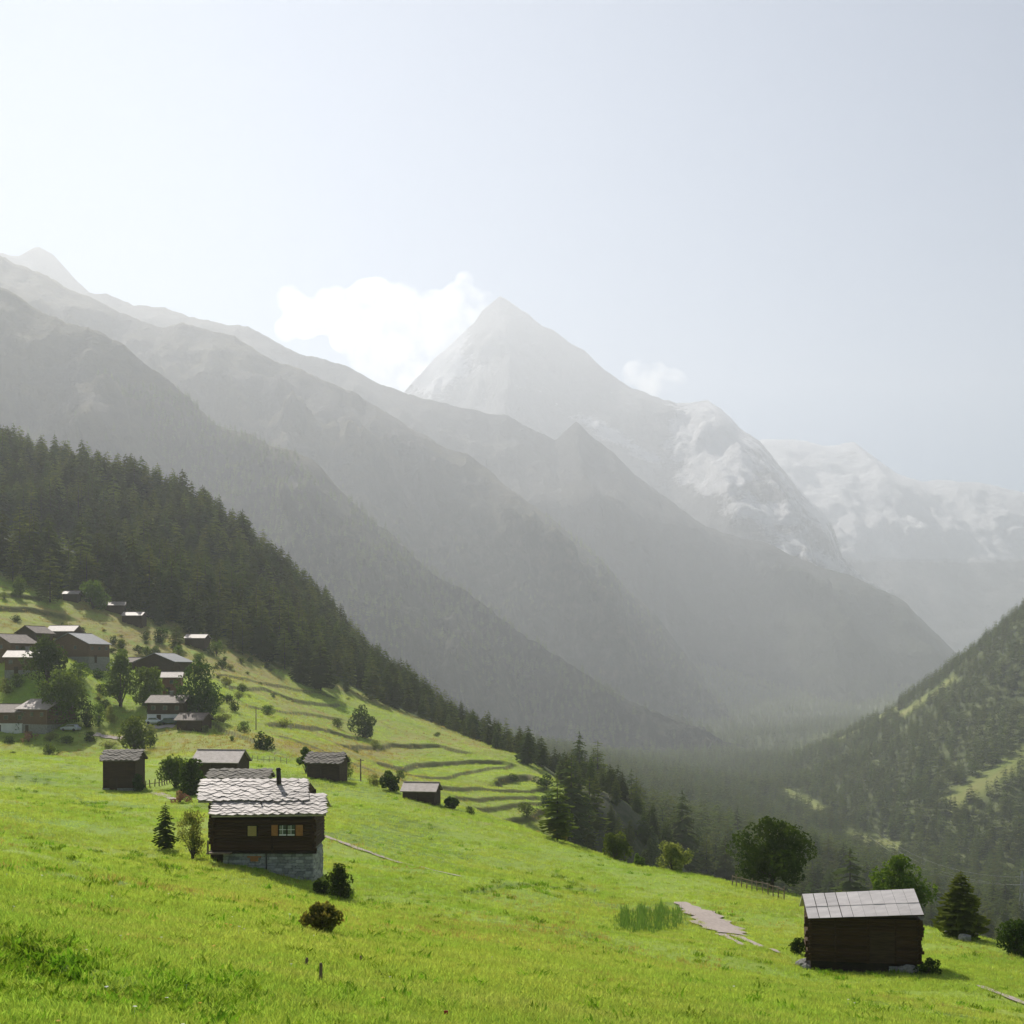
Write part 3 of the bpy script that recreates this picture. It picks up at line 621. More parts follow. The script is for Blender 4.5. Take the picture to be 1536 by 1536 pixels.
tree_px('willow_bush', 289, 1290, 46, 80, 'airy many-stemmed shrub with pale leaves left of the chalet', 'shrub', M_leaf_pale, seed=66, lobes=30, leaves=3400, leaf=0.06, base=0.06, airy=0.6, lobe=0.8)
p = at(248, 1275); conifer(p, 72*p.y/F, 0, 'small young spruce standing left of the chalet', None, 1.25)
tree_px('elder_bush', 508, 1348, 34, 54, 'dark upright shrub at the right-hand corner of the chalet', 'shrub', M_leaf_dark, seed=87, lobes=26, leaves=2200, leaf=0.085, base=0.02, lobe=0.95)
tree_px('elder_bush', 484, 1342, 30, 26, 'low dark shrub tucked under the chalet stone corner', 'shrub', M_leaf_dark, seed=68, lobes=10, leaves=900, leaf=0.08, base=0.02)
tree_px('rusty_bush', 482, 1400, 56, 52, 'round rusty-red bush in the grass below the chalet', 'bush', M_leaf_rust, seed=69, lobes=30, leaves=3000, leaf=0.05, base=0.02, airy=0.4, lobe=0.7)
tree_px('rusty_bush', 841, 1268, 36, 26, 'round bush with reddish top at the bend of the meadow edge', 'bush', M_leaf_rust, d=184, seed=70, lobes=14, leaves=1500, leaf=0.15, base=0.02)
tree_px('edge_bush', 922, 1292, 50, 42, 'bigger round bush on the meadow edge below the crag', 'bush', M_leaf_mid, d=157, seed=71, lobes=18, leaves=2000, leaf=0.15, base=0.02)
tree_px('edge_bush', 957, 1299, 22, 20, 'tiny round bush on the meadow edge right of the bigger one', 'bush', M_leaf_mid, d=150, seed=72, lobes=9, leaves=700, leaf=0.13, base=0.02)
tree_px('edge_bush', 1008, 1314, 66, 44, 'wide pale flowering shrub on the meadow edge', 'bush', M_leaf_pale, d=142, seed=73, lobes=22, leaves=2400, leaf=0.14, base=0.02, airy=0.2)
tree_px('hut_bush', 1196, 1432, 34, 28, 'dark bush at the left corner of the tin-roofed barn', 'bush', M_leaf_dark, seed=74, lobes=12, leaves=1400, leaf=0.06, base=0.02)
tree_px('hut_bush', 1392, 1462, 34, 28, 'dark bush at the right corner of the tin-roofed barn', 'bush', M_leaf_dark, seed=75, lobes=12, leaves=1400, leaf=0.06, base=0.02)
tree_px('flower_bush', 270, 1205, 36, 20, 'clump of pink flower heads left of the chalet roof', 'flowers', M_leaf_pink, seed=76, lobes=12, leaves=900, leaf=0.09, base=0.02, dmin=100)
tree_px('flower_bush', 42, 1113, 34, 18, 'patch of pink flowers on the bank under the village chalets', 'flowers', M_leaf_pink, seed=77, lobes=12, leaves=900, leaf=0.14, base=0.02, dmin=200)
tree_px('terrace_bush', 586, 1186, 32, 30, 'dark bush left of the little low barn', 'bush', M_leaf_dark, seed=78, lobes=12, leaves=1200, leaf=0.2, base=0.02, dmin=150)
tree_px('terrace_bush', 672, 1212, 30, 18, 'low flat bush right of the little low barn', 'bush', M_leaf_dark, seed=79, lobes=12, leaves=1000, leaf=0.2, base=0.02, dmin=150)
tree_px('terrace_bush', 397, 1127, 30, 32, 'dark bush on the slope above the pink-roofed barn', 'bush', M_leaf_dark, seed=80, lobes=12, leaves=1200, leaf=0.2, base=0.02, dmin=150)
tree_px('terrace_bush', 797, 1136, 36, 34, 'rounded light bush at the far tip of the terraces', 'bush', M_leaf_mid, seed=81, lobes=12, leaves=1200, leaf=0.32, base=0.02, dmin=250)
tree_px('hut_bush', 206, 1188, 22, 28, 'dark bush against the right side of the slate-roofed hut', 'bush', M_leaf_dark, seed=82, lobes=10, leaves=1000, leaf=0.14, base=0.02, dmin=100)
# conifers that stand out from the wood
for px, py, hpx, kind, wide, label in [
  (481,1036,78,0,1.5,'tall broad spruce at the forest edge above the terraces'), (450,1024,52,0,1.2,'shorter spruce left of the tall broad spruce above the terraces'),
  (427,1004,62,1,1.4,'light larch at the upper end of the terraces'), (364,982,50,1,1.4,'round-topped larch beside the upper meadow strip'),
  (287,940,56,1,1.3,'pale larch at the forest edge above the lone upper hut'), (264,972,40,1,1.5,'small larch left of the lone upper hut'),
  (836,1262,100,1,1.4,'slender spruce at the left of the crag trees'), (857,1266,138,0,1.4,'tallest spruce in front of the rocky crag'), (884,1262,100,1,1.5,'spruce against the left side of the crag'),
  (792,1148,62,0,1.3,'spruce at the far tip of the terraces'), (812,1150,48,0,1.3,'shorter spruce next to the one at the terrace tip'),
  (75,905,86,1,1.2,'tall pale larch behind the upper meadow at far left'), (130,898,72,1,1.5,'wide larch above the highest hut'), (197,925,26,0,1.2,'little spruce behind the upper pair of huts'),
  (1023,1330,118,0,1.1,'tall dark spruce in the valley left of the maple'), (1275,1345,50,0,1.4,'spruce top beside the tin barn roof')]:
    p = at(px, py, 100) if px != 1023 and px != 1275 else atd(px, 420 if px == 1023 else 300)
    hh = hpx*p.y/F
    if px == 1023: hh = (HZ-1182)/F*p.y - p.z
    if px == 1275: hh = (HZ-1268)/F*p.y - p.z
    conifer(p - Vector((0,0,0.3)), hh, kind, label, None, wide)
VB = [(25,1032,24,22,1,'bush left of the pale-roofed chalet with a chimney'),(10,1040,26,24,2,'pale bush at the left edge of the village'),(130,1092,26,44,0,'dark bush right of the big rounded village tree'),(148,1090,22,36,1,'green bush below the pointed village tree'),(165,1085,20,28,2,'pale scrubby bush below the pointed village tree'),
 (228,1072,22,36,0,'dark bush at the left wall of the white-based chalet'),(118,1018,34,26,1,'wide hedge-like bush under the biggest barn house'),(145,1020,26,18,0,'low dark bush right of the wide hedge-like one'),(28,1098,16,34,0,'dark bush between the two lower left chalets'),(75,1112,24,16,2,'pale low bush under the balcony chalet'),(100,1116,28,14,1,'low green bush on the bank right of the pink flowers'),
 (135,1112,22,16,0,'small dark bush on the bank in mid village'),(165,1122,26,12,2,'low pale bush beside the village lane'),(225,1122,18,28,0,'dark narrow bush right of the bushy grey-green tree'),(320,1062,24,26,1,'bush right of the towering dark tree'),(335,1085,26,18,2,'pale bush on the rough bank right of the sheds'),(352,1068,20,18,0,'small dark bush on the rough bank near the utility pole'),
 (240,965,26,24,0,'dark bush between the upper huts and the lone dark hut'),(268,985,18,18,1,'bush under the lone dark hut'),(325,985,26,26,1,'light bush right of the lone dark hut'),(182,975,18,16,1,'small bush above the pointed village tree'),(208,982,16,16,0,'small dark bush above the annex barn'),(30,895,26,32,1,'bush on the ridge of the upper left field'),(85,898,20,18,0,'dark bush beside the highest little hut'),
 (520,1168,18,34,1,'slim bush right of the low slab-roofed hut'),(560,1178,26,18,2,'pale bush between the slab hut and the little barn'),(705,1222,18,14,0,'tiny dark bush on the meadow edge below the terraces'),(600,1168,22,14,1,'bush on the bank above the little barn'),(820,1182,34,20,0,'dark scrub on the steep bank at the terrace end'),(790,1225,30,20,1,'scrub under the lowest terrace'),(822,1215,24,28,0,'dark scrub at the right end of the lowest terrace'),(770,1172,24,12,0,'low scrub on the broad terrace bank')]
for j, (px, py, wp, hp_, mi, lb) in enumerate(VB): tree_px('shrub', px, py, wp, hp_, lb, 'bush', [M_leaf_dark, M_leaf_mid, M_leaf_pale][mi], share=(mi, j % 3), dmin=150)
# scrub dotted over the rough slopes
spots = []
sx, sy, sp_ = scatter(-20, 830, 255, 470, 6.2, lambda P, Y, X: (forest_mask(P, Y) < 0.1))
sd = np.array([0.0]*len(sx)); _, sb = bank_delta(sx, sy); sr = HZ - ground(sx, sy)/sy*F
pr_ = 0.14 + 0.9*sb*(sp_ < 400) + 0.25*sb + 0.35*np.exp(-(((sp_-240)/140)**2 + ((sr-965)/35)**2)) + 0.3*np.exp(-(((sp_-330)/60)**2+((sr-1060)/50)**2)) - 0.13*(sp_ > 380)
fields = ((sp_ > 600) & (sr > 1165))
ok = (rng.random(len(sx)) < pr_) & (sr < sight(sp_, sy)+2) & ~fields & (sp_ > 0)
sel = rng.permutation(np.where(ok)[0])[:190]
for j, i in enumerate(sel):
    w = rng.uniform(1.3, 4.4); mt = [M_leaf_mid, M_leaf_dark, M_leaf_pale][j % 3]
    z = gz(sx[i], sy[i])
    broadleaf('scrub_bush', (sx[i], sy[i], z-0.15), w, w*rng.uniform(0.5, 0.95), 'one of the small scrub bushes dotted over the rough hillside above the meadow', 'bush', mt, group='scrub bushes on the hillside', share=(j % 3, (j//3) % 3))
print('scrub', len(sel))

# ------------------------------------------------------------------ building materials
M_log = simple_mat('dark_larch_logs', (0.045, 0.022, 0.010), (0.088, 0.047, 0.022), 2.2, 0.75, 0.02, (0.4, 6, 6), 0.2, 0.5)
M_plank = simple_mat('brown_planks', (0.115, 0.066, 0.038), (0.185, 0.11, 0.062), 3.0, 0.8, 0.02, (0.5, 0.5, 7), 0.2)
M_plank_red = simple_mat('red_brown_planks', (0.17, 0.075, 0.042), (0.22, 0.105, 0.06), 3.0, 0.8, 0.02, (0.5, 0.5, 7), 0.2)
M_plank_dark = simple_mat('weathered_dark_planks', (0.045, 0.026, 0.014), (0.085, 0.052, 0.030), 3.0, 0.8, 0.02, (0.5, 0.5, 7), 0.2)
M_beam = simple_mat('beam_wood', (0.022, 0.014, 0.009), (0.04, 0.026, 0.016), 4.0, 0.8, 0.01, (1, 6, 6), 0.2)
M_slate = simple_mat('slate_slab', (0.37, 0.32, 0.285), (0.50, 0.44, 0.40), 3.0, 0.6, 0.012, (1, 1, 1), 0.4, 0.5)
M_slate_dark = simple_mat('mossy_slab', (0.065, 0.055, 0.036), (0.15, 0.125, 0.095), 2.0, 0.75, 0.02, (1, 1, 1), 0.4, 0.5)
M_roof_pale = simple_mat('pale_slab_roof', (0.27, 0.215, 0.18), (0.38, 0.31, 0.27), 1.6, 0.6, 0.03, (1, 1, 1), 0.5)
M_roof_brown = simple_mat('brown_slab_roof', (0.13, 0.095, 0.075), (0.20, 0.15, 0.12), 1.6, 0.7, 0.03, (1, 1, 1), 0.4)
M_roof_grey = simple_mat('grey_slate_roof', (0.20, 0.20, 0.205), (0.28, 0.275, 0.27), 1.6, 0.5, 0.03, (1, 1, 1), 0.4)
M_tin = simple_mat('weathered_tin', (0.54, 0.495, 0.475), (0.66, 0.61, 0.585), 1.1, 0.5, 0.006, (1, 3, 1), 0.5, 0.2)
M_stone = simple_mat('wall_stone', (0.30, 0.31, 0.28), (0.48, 0.48, 0.44), 5.0, 0.85, 0.02, (1, 1, 1), 0.3, 0.7)
M_mortar = simple_mat('mortar', (0.24, 0.24, 0.20), (0.32, 0.31, 0.27), 6.0, 0.9, 0.01)
M_plaster = simple_mat('white_plaster', (0.66, 0.65, 0.62), (0.74, 0.73, 0.70), 0.8, 0.9, 0.005)
M_rubble = simple_mat('grey_rubble_wall', (0.19, 0.185, 0.165), (0.30, 0.29, 0.26), 3.0, 0.9, 0.05)
M_shutter = simple_mat('orange_shutter', (0.36, 0.15, 0.045), (0.44, 0.20, 0.065), 5.0, 0.6, 0.005, (1, 6, 1))
M_yellow = simple_mat('yellow_board', (0.36, 0.27, 0.08), (0.42, 0.32, 0.11), 5.0, 0.6, 0.005, (1, 1, 6))
M_white = simple_mat('white_paint', (0.70, 0.70, 0.68), (0.78, 0.78, 0.76), 4.0, 0.6, 0.0)
M_pane = simple_mat('window_glass', (0.05, 0.065, 0.06), (0.09, 0.11, 0.10), 1.5, 0.08, 0.0, (1, 1, 1), 0.6)
M_curtain = simple_mat('grey_green_curtain', (0.20, 0.23, 0.16), (0.27, 0.30, 0.22), 6, 0.9, 0.0)
M_pipe = simple_mat('sooty_pipe', (0.025, 0.022, 0.02), (0.045, 0.04, 0.035), 5.0, 0.5, 0.0)
M_rock = simple_mat('boulder', (0.20, 0.195, 0.18), (0.36, 0.35, 0.33), 2.5, 0.9, 0.08)
M_gravel = simple_mat('pale_gravel', (0.36, 0.30, 0.26), (0.46, 0.39, 0.345), 4.0, 0.95, 0.02)
M_post = simple_mat('grey_fence_wood', (0.17, 0.125, 0.08), (0.27, 0.205, 0.14), 6.0, 0.85, 0.01, (1, 1, 0.2))

def P3(px, py, y): return Vector(((px-CX)/F*y, y, (HZ-py)/F*y))

# shared shapes
def slab_mesh(seed, mat, n='slab'):
    rg = random.Random(seed); w, l, th = 0.47, 0.40, 0.055
    pts = []
    for a in range(4):
        t_ = a*math.pi/2; pts.append((w*math.cos(t_)*rg.uniform(.9, 1.08), l*math.sin(t_)*rg.uniform(.88, 1.1)))
        t2 = t_+math.pi/4; pts.append((w*math.cos(t2)*rg.uniform(.70, .80), l*math.sin(t2)*rg.uniform(.70, .80)))
    return MB().prism([(x, y, 0) for x, y in pts], (0, 0, th)).mesh(n, mat)
SLABS = [slab_mesh(s, M_slate) for s in range(6)]; SLABS_D = [slab_mesh(s+20, M_slate_dark) for s in range(4)]
def lay_slabs(parent, o, U, V, du, dv, meshes, scale=1.0, tilt=5):
    """o: lower left corner of the roof plane, U along the eave, V up the slope (vectors in parent space)"""
    u, v = U.normalized(), V.normalized(); n = u.cross(v); Mx = Matrix((u, v, n)).transposed()
    nu = max(1, round(U.length/du)); nv = max(1, round(V.length/dv)); rg = random.Random(int(o.x*31+o.y*7))
    for j in range(nv):
        for i in range(nu + (j % 2)):
            a = (i + (0.5 if j % 2 == 0 else 0.0))/nu
            p = o + U*min(max(a, 0.035), 0.965) + V*min(0.97, (j+0.55+rg.uniform(-.22, .22))/nv) + u*rg.uniform(-.09, .09)*(0.06 < a < 0.94) + n*(0.05+0.03*rg.random())
            s = link('slab', rg.choice(meshes), parent); rot = Mx.to_4x4() @ Matrix.Rotation(R(-tilt*rg.uniform(.6, 1.4)), 4, 'X') @ Matrix.Rotation(R(rg.uniform(-17, 17)), 4, 'Z')
            s.matrix_local = Matrix.Translation(p) @ rot @ Matrix.Diagonal((scale*rg.uniform(.82, 1.2), scale*rg.uniform(.85, 1.15), rg.uniform(.7, 1.4), 1))
def stone_mesh(seed):
    rg = random.Random(seed); bm = bmesh.new(); bmesh.ops.create_cube(bm, size=1.0)
    bmesh.ops.bevel(bm, geom=bm.edges[:], offset=0.16, segments=1, affect='EDGES')
    for v in bm.verts: v.co += Vector((rg.uniform(-.05, .05), rg.uniform(-.05, .05), rg.uniform(-.06, .06)))
    me_ = bpy.data.meshes.new('stone'); bm.to_mesh(me_); bm.free(); me_.materials.append(M_stone); return me_
STONES = [stone_mesh(s) for s in range(5)]
def lay_stones(parent, x0, x1, z0, z1, y, course=0.19, face=-1, axis='x'):
    rg = random.Random(int(x0*100)); z = z0
    while z < z1-0.05:
        h = min(course*rg.uniform(.8, 1.25), z1-z); x = x0
        while x < x1-0.05:
            w = min(rg.uniform(0.22, 0.60), x1-x); s = link('stone', rg.choice(STONES), parent)
            if axis == 'x': s.location = (x+w/2, y+rg.uniform(-.03, .02), z+h/2); s.scale = (w*0.97, 0.26, h*0.95)
            else: s.location = (y+rg.uniform(-.02, .03), x+w/2, z+h/2); s.scale = (0.26, w*0.97, h*0.95)
            x += w
        z += h
def log_mesh(r, seed):
    rg = random.Random(seed); n = 8; b = MB(); vs = []
    for e in (0, 1):
        for i in range(n):
            a = 2*math.pi*(i+0.5)/n; vs.append((e, r*0.85*math.cos(a)*rg.uniform(.95, 1.05), r*1.02*math.sin(a)))
    b.add(vs, [(i, (i+1) % n, n+(i+1) % n, n+i) for i in range(n)] + [tuple(range(n))[::-1], tuple(range(n, 2*n))]); return b.mesh('log', M_log)
LOGS = [log_mesh(0.5, s) for s in range(3)]
def log_wall(parent, a, b, z0, z1, n, ext=0.22, seed=0, phase=0.0):
    """horizontal logs from a to b (xy), each with its ends sticking out past the corner"""
    rg = random.Random(seed); A = Vector((*a, 0)); B = Vector((*b, 0)); d = (B-A).normalized(); h = (z1-z0)/n; ang = math.atan2(d.y, d.x)
    for i in range(n):
        e0, e1 = ext*rg.uniform(.45, 1.3), ext*rg.uniform(.45, 1.3); s = link('log', rg.choice(LOGS), parent); p = A - d*e0
        s.location = (p.x, p.y, z0 + h*(i+0.5+phase)); s.rotation_euler = (0, 0, ang); s.scale = ((B-A).length+e0+e1, h*rg.uniform(.92, 1.08), h*1.0)

# ------------------------------------------------------------------ the slate-roofed chalet
o0 = Vector((-16.1, 84.0, -13.6)); ch = empty('log_chalet', o0)
tag(ch, 'dark log chalet on a stone base with two overlapping white slate roofs', 'chalet')
def L3(px, py, y): return P3(px, py, y) - o0
fx0, fx1 = L3(320, 0, 84).x, L3(470, 0, 84).x; ztop, zmid, zbot = L3(0, 1229, 84).z, L3(0, 1276, 84).z, -2.2
front_y = 0.0
MB().box(fx0+0.12, fx1-0.12, 0.12, 4.6, zmid, ztop+0.55).build('room_wall', M_beam, ch)
log_wall(ch, (fx0, 0), (fx1, 0), zmid, ztop, 10, 0.20, 1)
log_wall(ch, (fx1, 0), (fx1, 4.4), zmid, ztop, 10, 0.20, 2, 0.5); log_wall(ch, (fx0, 0), (fx0, 4.4), zmid, ztop, 10, 0.20, 3, 0.5)
for x in ((fx0+fx1)/2+0.6,): 
    b = MB(); b.box(x-0.06, x+0.06, -0.16, -0.09, zmid, ztop).build('upright', M_log, ch)
# stone base
sx0 = L3(334, 0, 84).x
MB().box(sx0+0.1, fx1-0.10, 0.16, 4.5, zbot, zmid-0.02).build('stone_wall_core', M_mortar, ch)
lay_stones(ch, sx0, fx1, -0.9 if False else -1.3, zmid-0.18, 0.14); lay_stones(ch, 0.2, 4.4, -1.3, zmid-0.18, fx1-0.12, axis='y')
MB().box(fx0-0.25, fx1+0.2, -0.14, 0.16, zmid-0.17, zmid-0.01).build('sill_beam', M_beam, ch)
MB().box(fx0-0.30, fx0+1.25, -0.75, -0.16, zmid-0.14, zmid-0.05).box(fx0-0.25, fx0-0.15, -0.7, -0.6, zmid-0.05, zmid+0.75).build('platform', M_post, ch)
MB().box(fx0+0.1, sx0+0.08, 0.6, 4.4, zbot, zmid-0.17).build('cellar_wall', M_beam, ch)
MB().tube((L3(400, 0, 84).x, -0.10, zmid-0.1), (L3(400, 0, 84).x, -0.10, -0.9), 0.05, 0.05, 6).build('drainpipe', M_pipe, ch)
hx0, hx1 = L3(371, 0, 84).x, L3(392, 0, 84).x; hz1, hz0 = L3(0, 1284, 84).z, L3(0, 1292, 84).z
MB().box(hx0, hx1, -0.06, 0.06, hz1-0.10, hz1).box(hx0+0.2, hx1-0.2, -0.05, 0.05, hz0, hz1-0.11).build('hatch', M_shutter, ch)
# windows
def px_box(px0, px1, py0, py1, y, ya, yb, mb):
    a, b_ = L3(px0, py1, 84), L3(px1, py0, 84); mb.box(a.x, b_.x, ya, yb, a.z, b_.z)
wb = MB(); px_box(371, 387, 1237, 1255, 84, -0.17, -0.09, wb); w1 = wb.build('window', M_beam, ch); wb = MB(); px_box(372.5, 385.5, 1238.5, 1253.5, 84, -0.21, -0.175, wb); s1 = wb.build('shutter', M_yellow, w1); s1['label'] = 'closed yellow wooden shutter'
w2e = MB(); px_box(418, 444, 1236, 1254, 84, -0.15, -0.09, w2e); w2 = w2e.build('window', M_beam, ch)
for a, b_ in ((419.5, 430), (432, 442.5)):
    f = MB(); px_box(a, b_, 1237.5, 1253, 84, -0.17, -0.155, f); f.build('pane', M_pane, w2)
    f = MB(); px_box(a, b_, 1250.8, 1252.8, 84, -0.20, -0.175, f); px_box(a+4.8, a+5.7, 1237.5, 1250.5, 84, -0.195, -0.175, f); px_box(a, b_, 1243.5, 1244.4, 84, -0.194, -0.174, f); f.build('casement', M_white, w2)
    f = MB(); px_box(a+0.6, a+4.0, 1238, 1250, 84, -0.180, -0.172, f); f.build('curtain', M_curtain, w2)
for a, b_ in ((408, 417.5), (444.5, 455)):
    f = MB(); px_box(a, b_, 1237, 1253, 84, -0.22, -0.17, f); px_box(a+0.5, b_-0.5, 1240, 1241, 84, -0.24, -0.222, f); px_box(a+0.5, b_-0.5, 1249, 1250, 84, -0.24, -0.222, f); q = f.build('shutter', M_shutter, ch)
# roofs: corner points of the plane that faces the meadow, then the far slope
def roof_plane(parent, BL, BR, TR, TL, back, mat, th=0.10, name='roof_deck'):
    U = BR-BL; V = TL-BL; n = U.cross(V).normalized(); b = MB()
    b.prism([BL, BR, TR, TL], n*-th)
    k = Vector((0, back, -(TL.z-BL.z)/(TL.y-BL.y)*back*1.0)); b.prism([TL, TR, TR+k, TL+k], n*-th); return b.build(name, mat, parent)
fBL, fBR, fTR, fTL = L3(317, 1224, 83.4), L3(489, 1222, 83.4), L3(489, 1193.5, 86.0), L3(321, 1195, 86.0)
roof_plane(ch, fBL, fBR, fTR, fTL, 2.4, M_slate); lay_slabs(ch, fBL, fBR-fBL, fTL-fBL, 0.55, 0.28, SLABS, 0.86)
rBL, rBR, rTR, rTL = L3(297, 1202.5, 85.0), L3(462, 1202, 85.0), L3(462, 1171.5, 88.0), L3(302, 1171.5, 88.0)
roof_plane(ch, rBL, rBR, rTR, rTL, 3.0, M_slate); lay_slabs(ch, rBL, rBR-rBL, rTL-rBL, 0.55, 0.28, SLABS, 0.86)
bx0, bx1 = L3(305, 0, 85).x, L3(455, 0, 85).x
MB().box(bx0, bx1, 3.0, 6.6, -1.6, rBL.z+0.32).build('rear_wall', M_plank_dark, ch); log_wall(ch, (bx0, 2.95), (bx0+1.2, 2.95), zmid, rBL.z, 14, 0.12, 6)
MB().add([(bx1, 3.0, rBL.z+0.2), (bx1, 6.6, rBL.z+0.2), (bx1, 4.0, rTL.z-0.12), (bx1-0.1, 3.0, rBL.z+0.2), (bx1-0.1, 6.6, rBL.z+0.2), (bx1-0.1, 4.0, rTL.z-0.12)], [(0,1,2),(5,4,3),(0,3,4,1),(1,4,5,2),(2,5,3,0)]).build('gable', M_plank_dark, ch)
MB().add([(fx1-0.02, 0.1, ztop), (fx1-0.02, 4.2, ztop), (fx1-0.02, 2.0, fTL.z-0.12), (fx1-0.14, 0.1, ztop), (fx1-0.14, 4.2, ztop), (fx1-0.14, 2.0, fTL.z-0.12)], [(0,1,2),(5,4,3),(0,3,4,1),(1,4,5,2),(2,5,3,0)]).build('gable', M_plank_dark, ch)
MB().tube(L3(418.5, 1176, 87.2), L3(417.5, 1153.5, 87.2), 0.17, 0.15, 9).tube(L3(417.5, 1155, 87.2), L3(417.4, 1151.5, 87.2), 0.20, 0.12, 9).build('chimney', M_pipe, ch, True)
q = L3(391.8, 1211, 84.6); MB().tube(q-Vector((0,0,.2)), q+Vector((0,0,.42)), 0.05, 0.05, 6).build('vent_pipe', M_pipe, ch)

# ------------------------------------------------------------------ the barn with the tin roof
h0 = Vector((19.3, 71.6, -16.4)); hb = empty('log_barn', h0); tag(hb, 'dark log barn with a pale tin sheet roof on the lower meadow', 'barn')
def H3(px, py, y): return P3(px, py, y) - h0
x0, x1 = H3(1217, 0, 71.6).x, H3(1375, 0, 71.6).x; zt, zb = H3(0, 1377, 71.6).z, H3(0, 1444, 71.6).z
SK = R(-9.5); hw = empty('barn_frame', (0, 0, 0), SK); hw.parent = hb
MB().box(x0+0.1, x1-0.1, 0.1, 4.4, -1.2, zt+0.1).build('inner_wall', M_beam, hw)
for (a, b_, ph, sd) in (((x0, 0), (x1, 0), 0, 11), ((x1, 0), (x1, 4.4), 0.5, 12), ((x0, 0), (x0, 4.4), 0.5, 13)): log_wall(hw, a, b_, zb, zt-0.02, 13, 0.26, sd, ph)
for xx in (x0+1.35, x0+3.1, x0+4.55): MB().box(xx-0.05, xx+0.05, -0.17, -0.10, zb, zt).build('upright', M_log, hw)
MB().box(x0+3.2, x0+4.5, -0.14, -0.105, zb+0.05, zb+1.75).build('door', M_plank_dark, hw)
bBL, bBR, bTR, bTL = H3(1212, 1378, 71.5), H3(1386, 1372.5, 70.4), H3(1371, 1334, 72.7), H3(1203, 1342, 73.8)
U, V, U2 = bBR-bBL, bTL-bBL, bTR-bTL; n_ = U.cross(V).normalized()
MB().prism([bBL, bBR, bTR, bTL], n_*-0.06).build('roof_boards', M_beam, hb)
nsh = 10; rgs = random.Random(4)
for r_ in (0, 1):
    for i in range(nsh):
        e0 = 0.003 if i < 4 else 0.0008; a0, a1 = i/nsh+e0*rgs.uniform(.5, 1.5), (i+1)/nsh-e0; v0, v1 = (0.0, 0.49) if r_ == 0 else (0.455, 1.0)
        def q(a, v): return bBL.lerp(bTL, v).lerp(bBR.lerp(bTR, v), a)
        lift = n_*(0.012 + (0.02 if r_ else 0.0) + rgs.uniform(0, 0.012)); MB().prism([q(a0, v0)+lift, q(a1, v0)+lift, q(a1, v1)+lift*0.9, q(a0, v1)+lift*0.9], n_*0.012).build('tin_sheet', M_tin, hb)
k = Vector((0.38, 2.4, -1.05)); MB().prism([bTL, bTR, bTR+k, bTL+k], n_*-0.06).build('roof_back', M_tin, hb)
for xx in (x0+0.02, x1-0.14):
    MB().prism([(xx, 0.05, zt-0.05), (xx, 4.4, zt-0.05), (xx, 1.9, bTL.z-0.1 if xx < 0 else bTR.z-0.12)], (0.12, 0, 0)).build('gable', M_plank_dark, hw)
MB().box(x0+0.05, x1-0.05, 0.22, 4.4, -1.3, zb-0.02).build('plinth', M_beam, hw); lay_stones(hw, x1-1.6, x1+0.05, -0.6, zb-0.12, 0.16, 0.17)

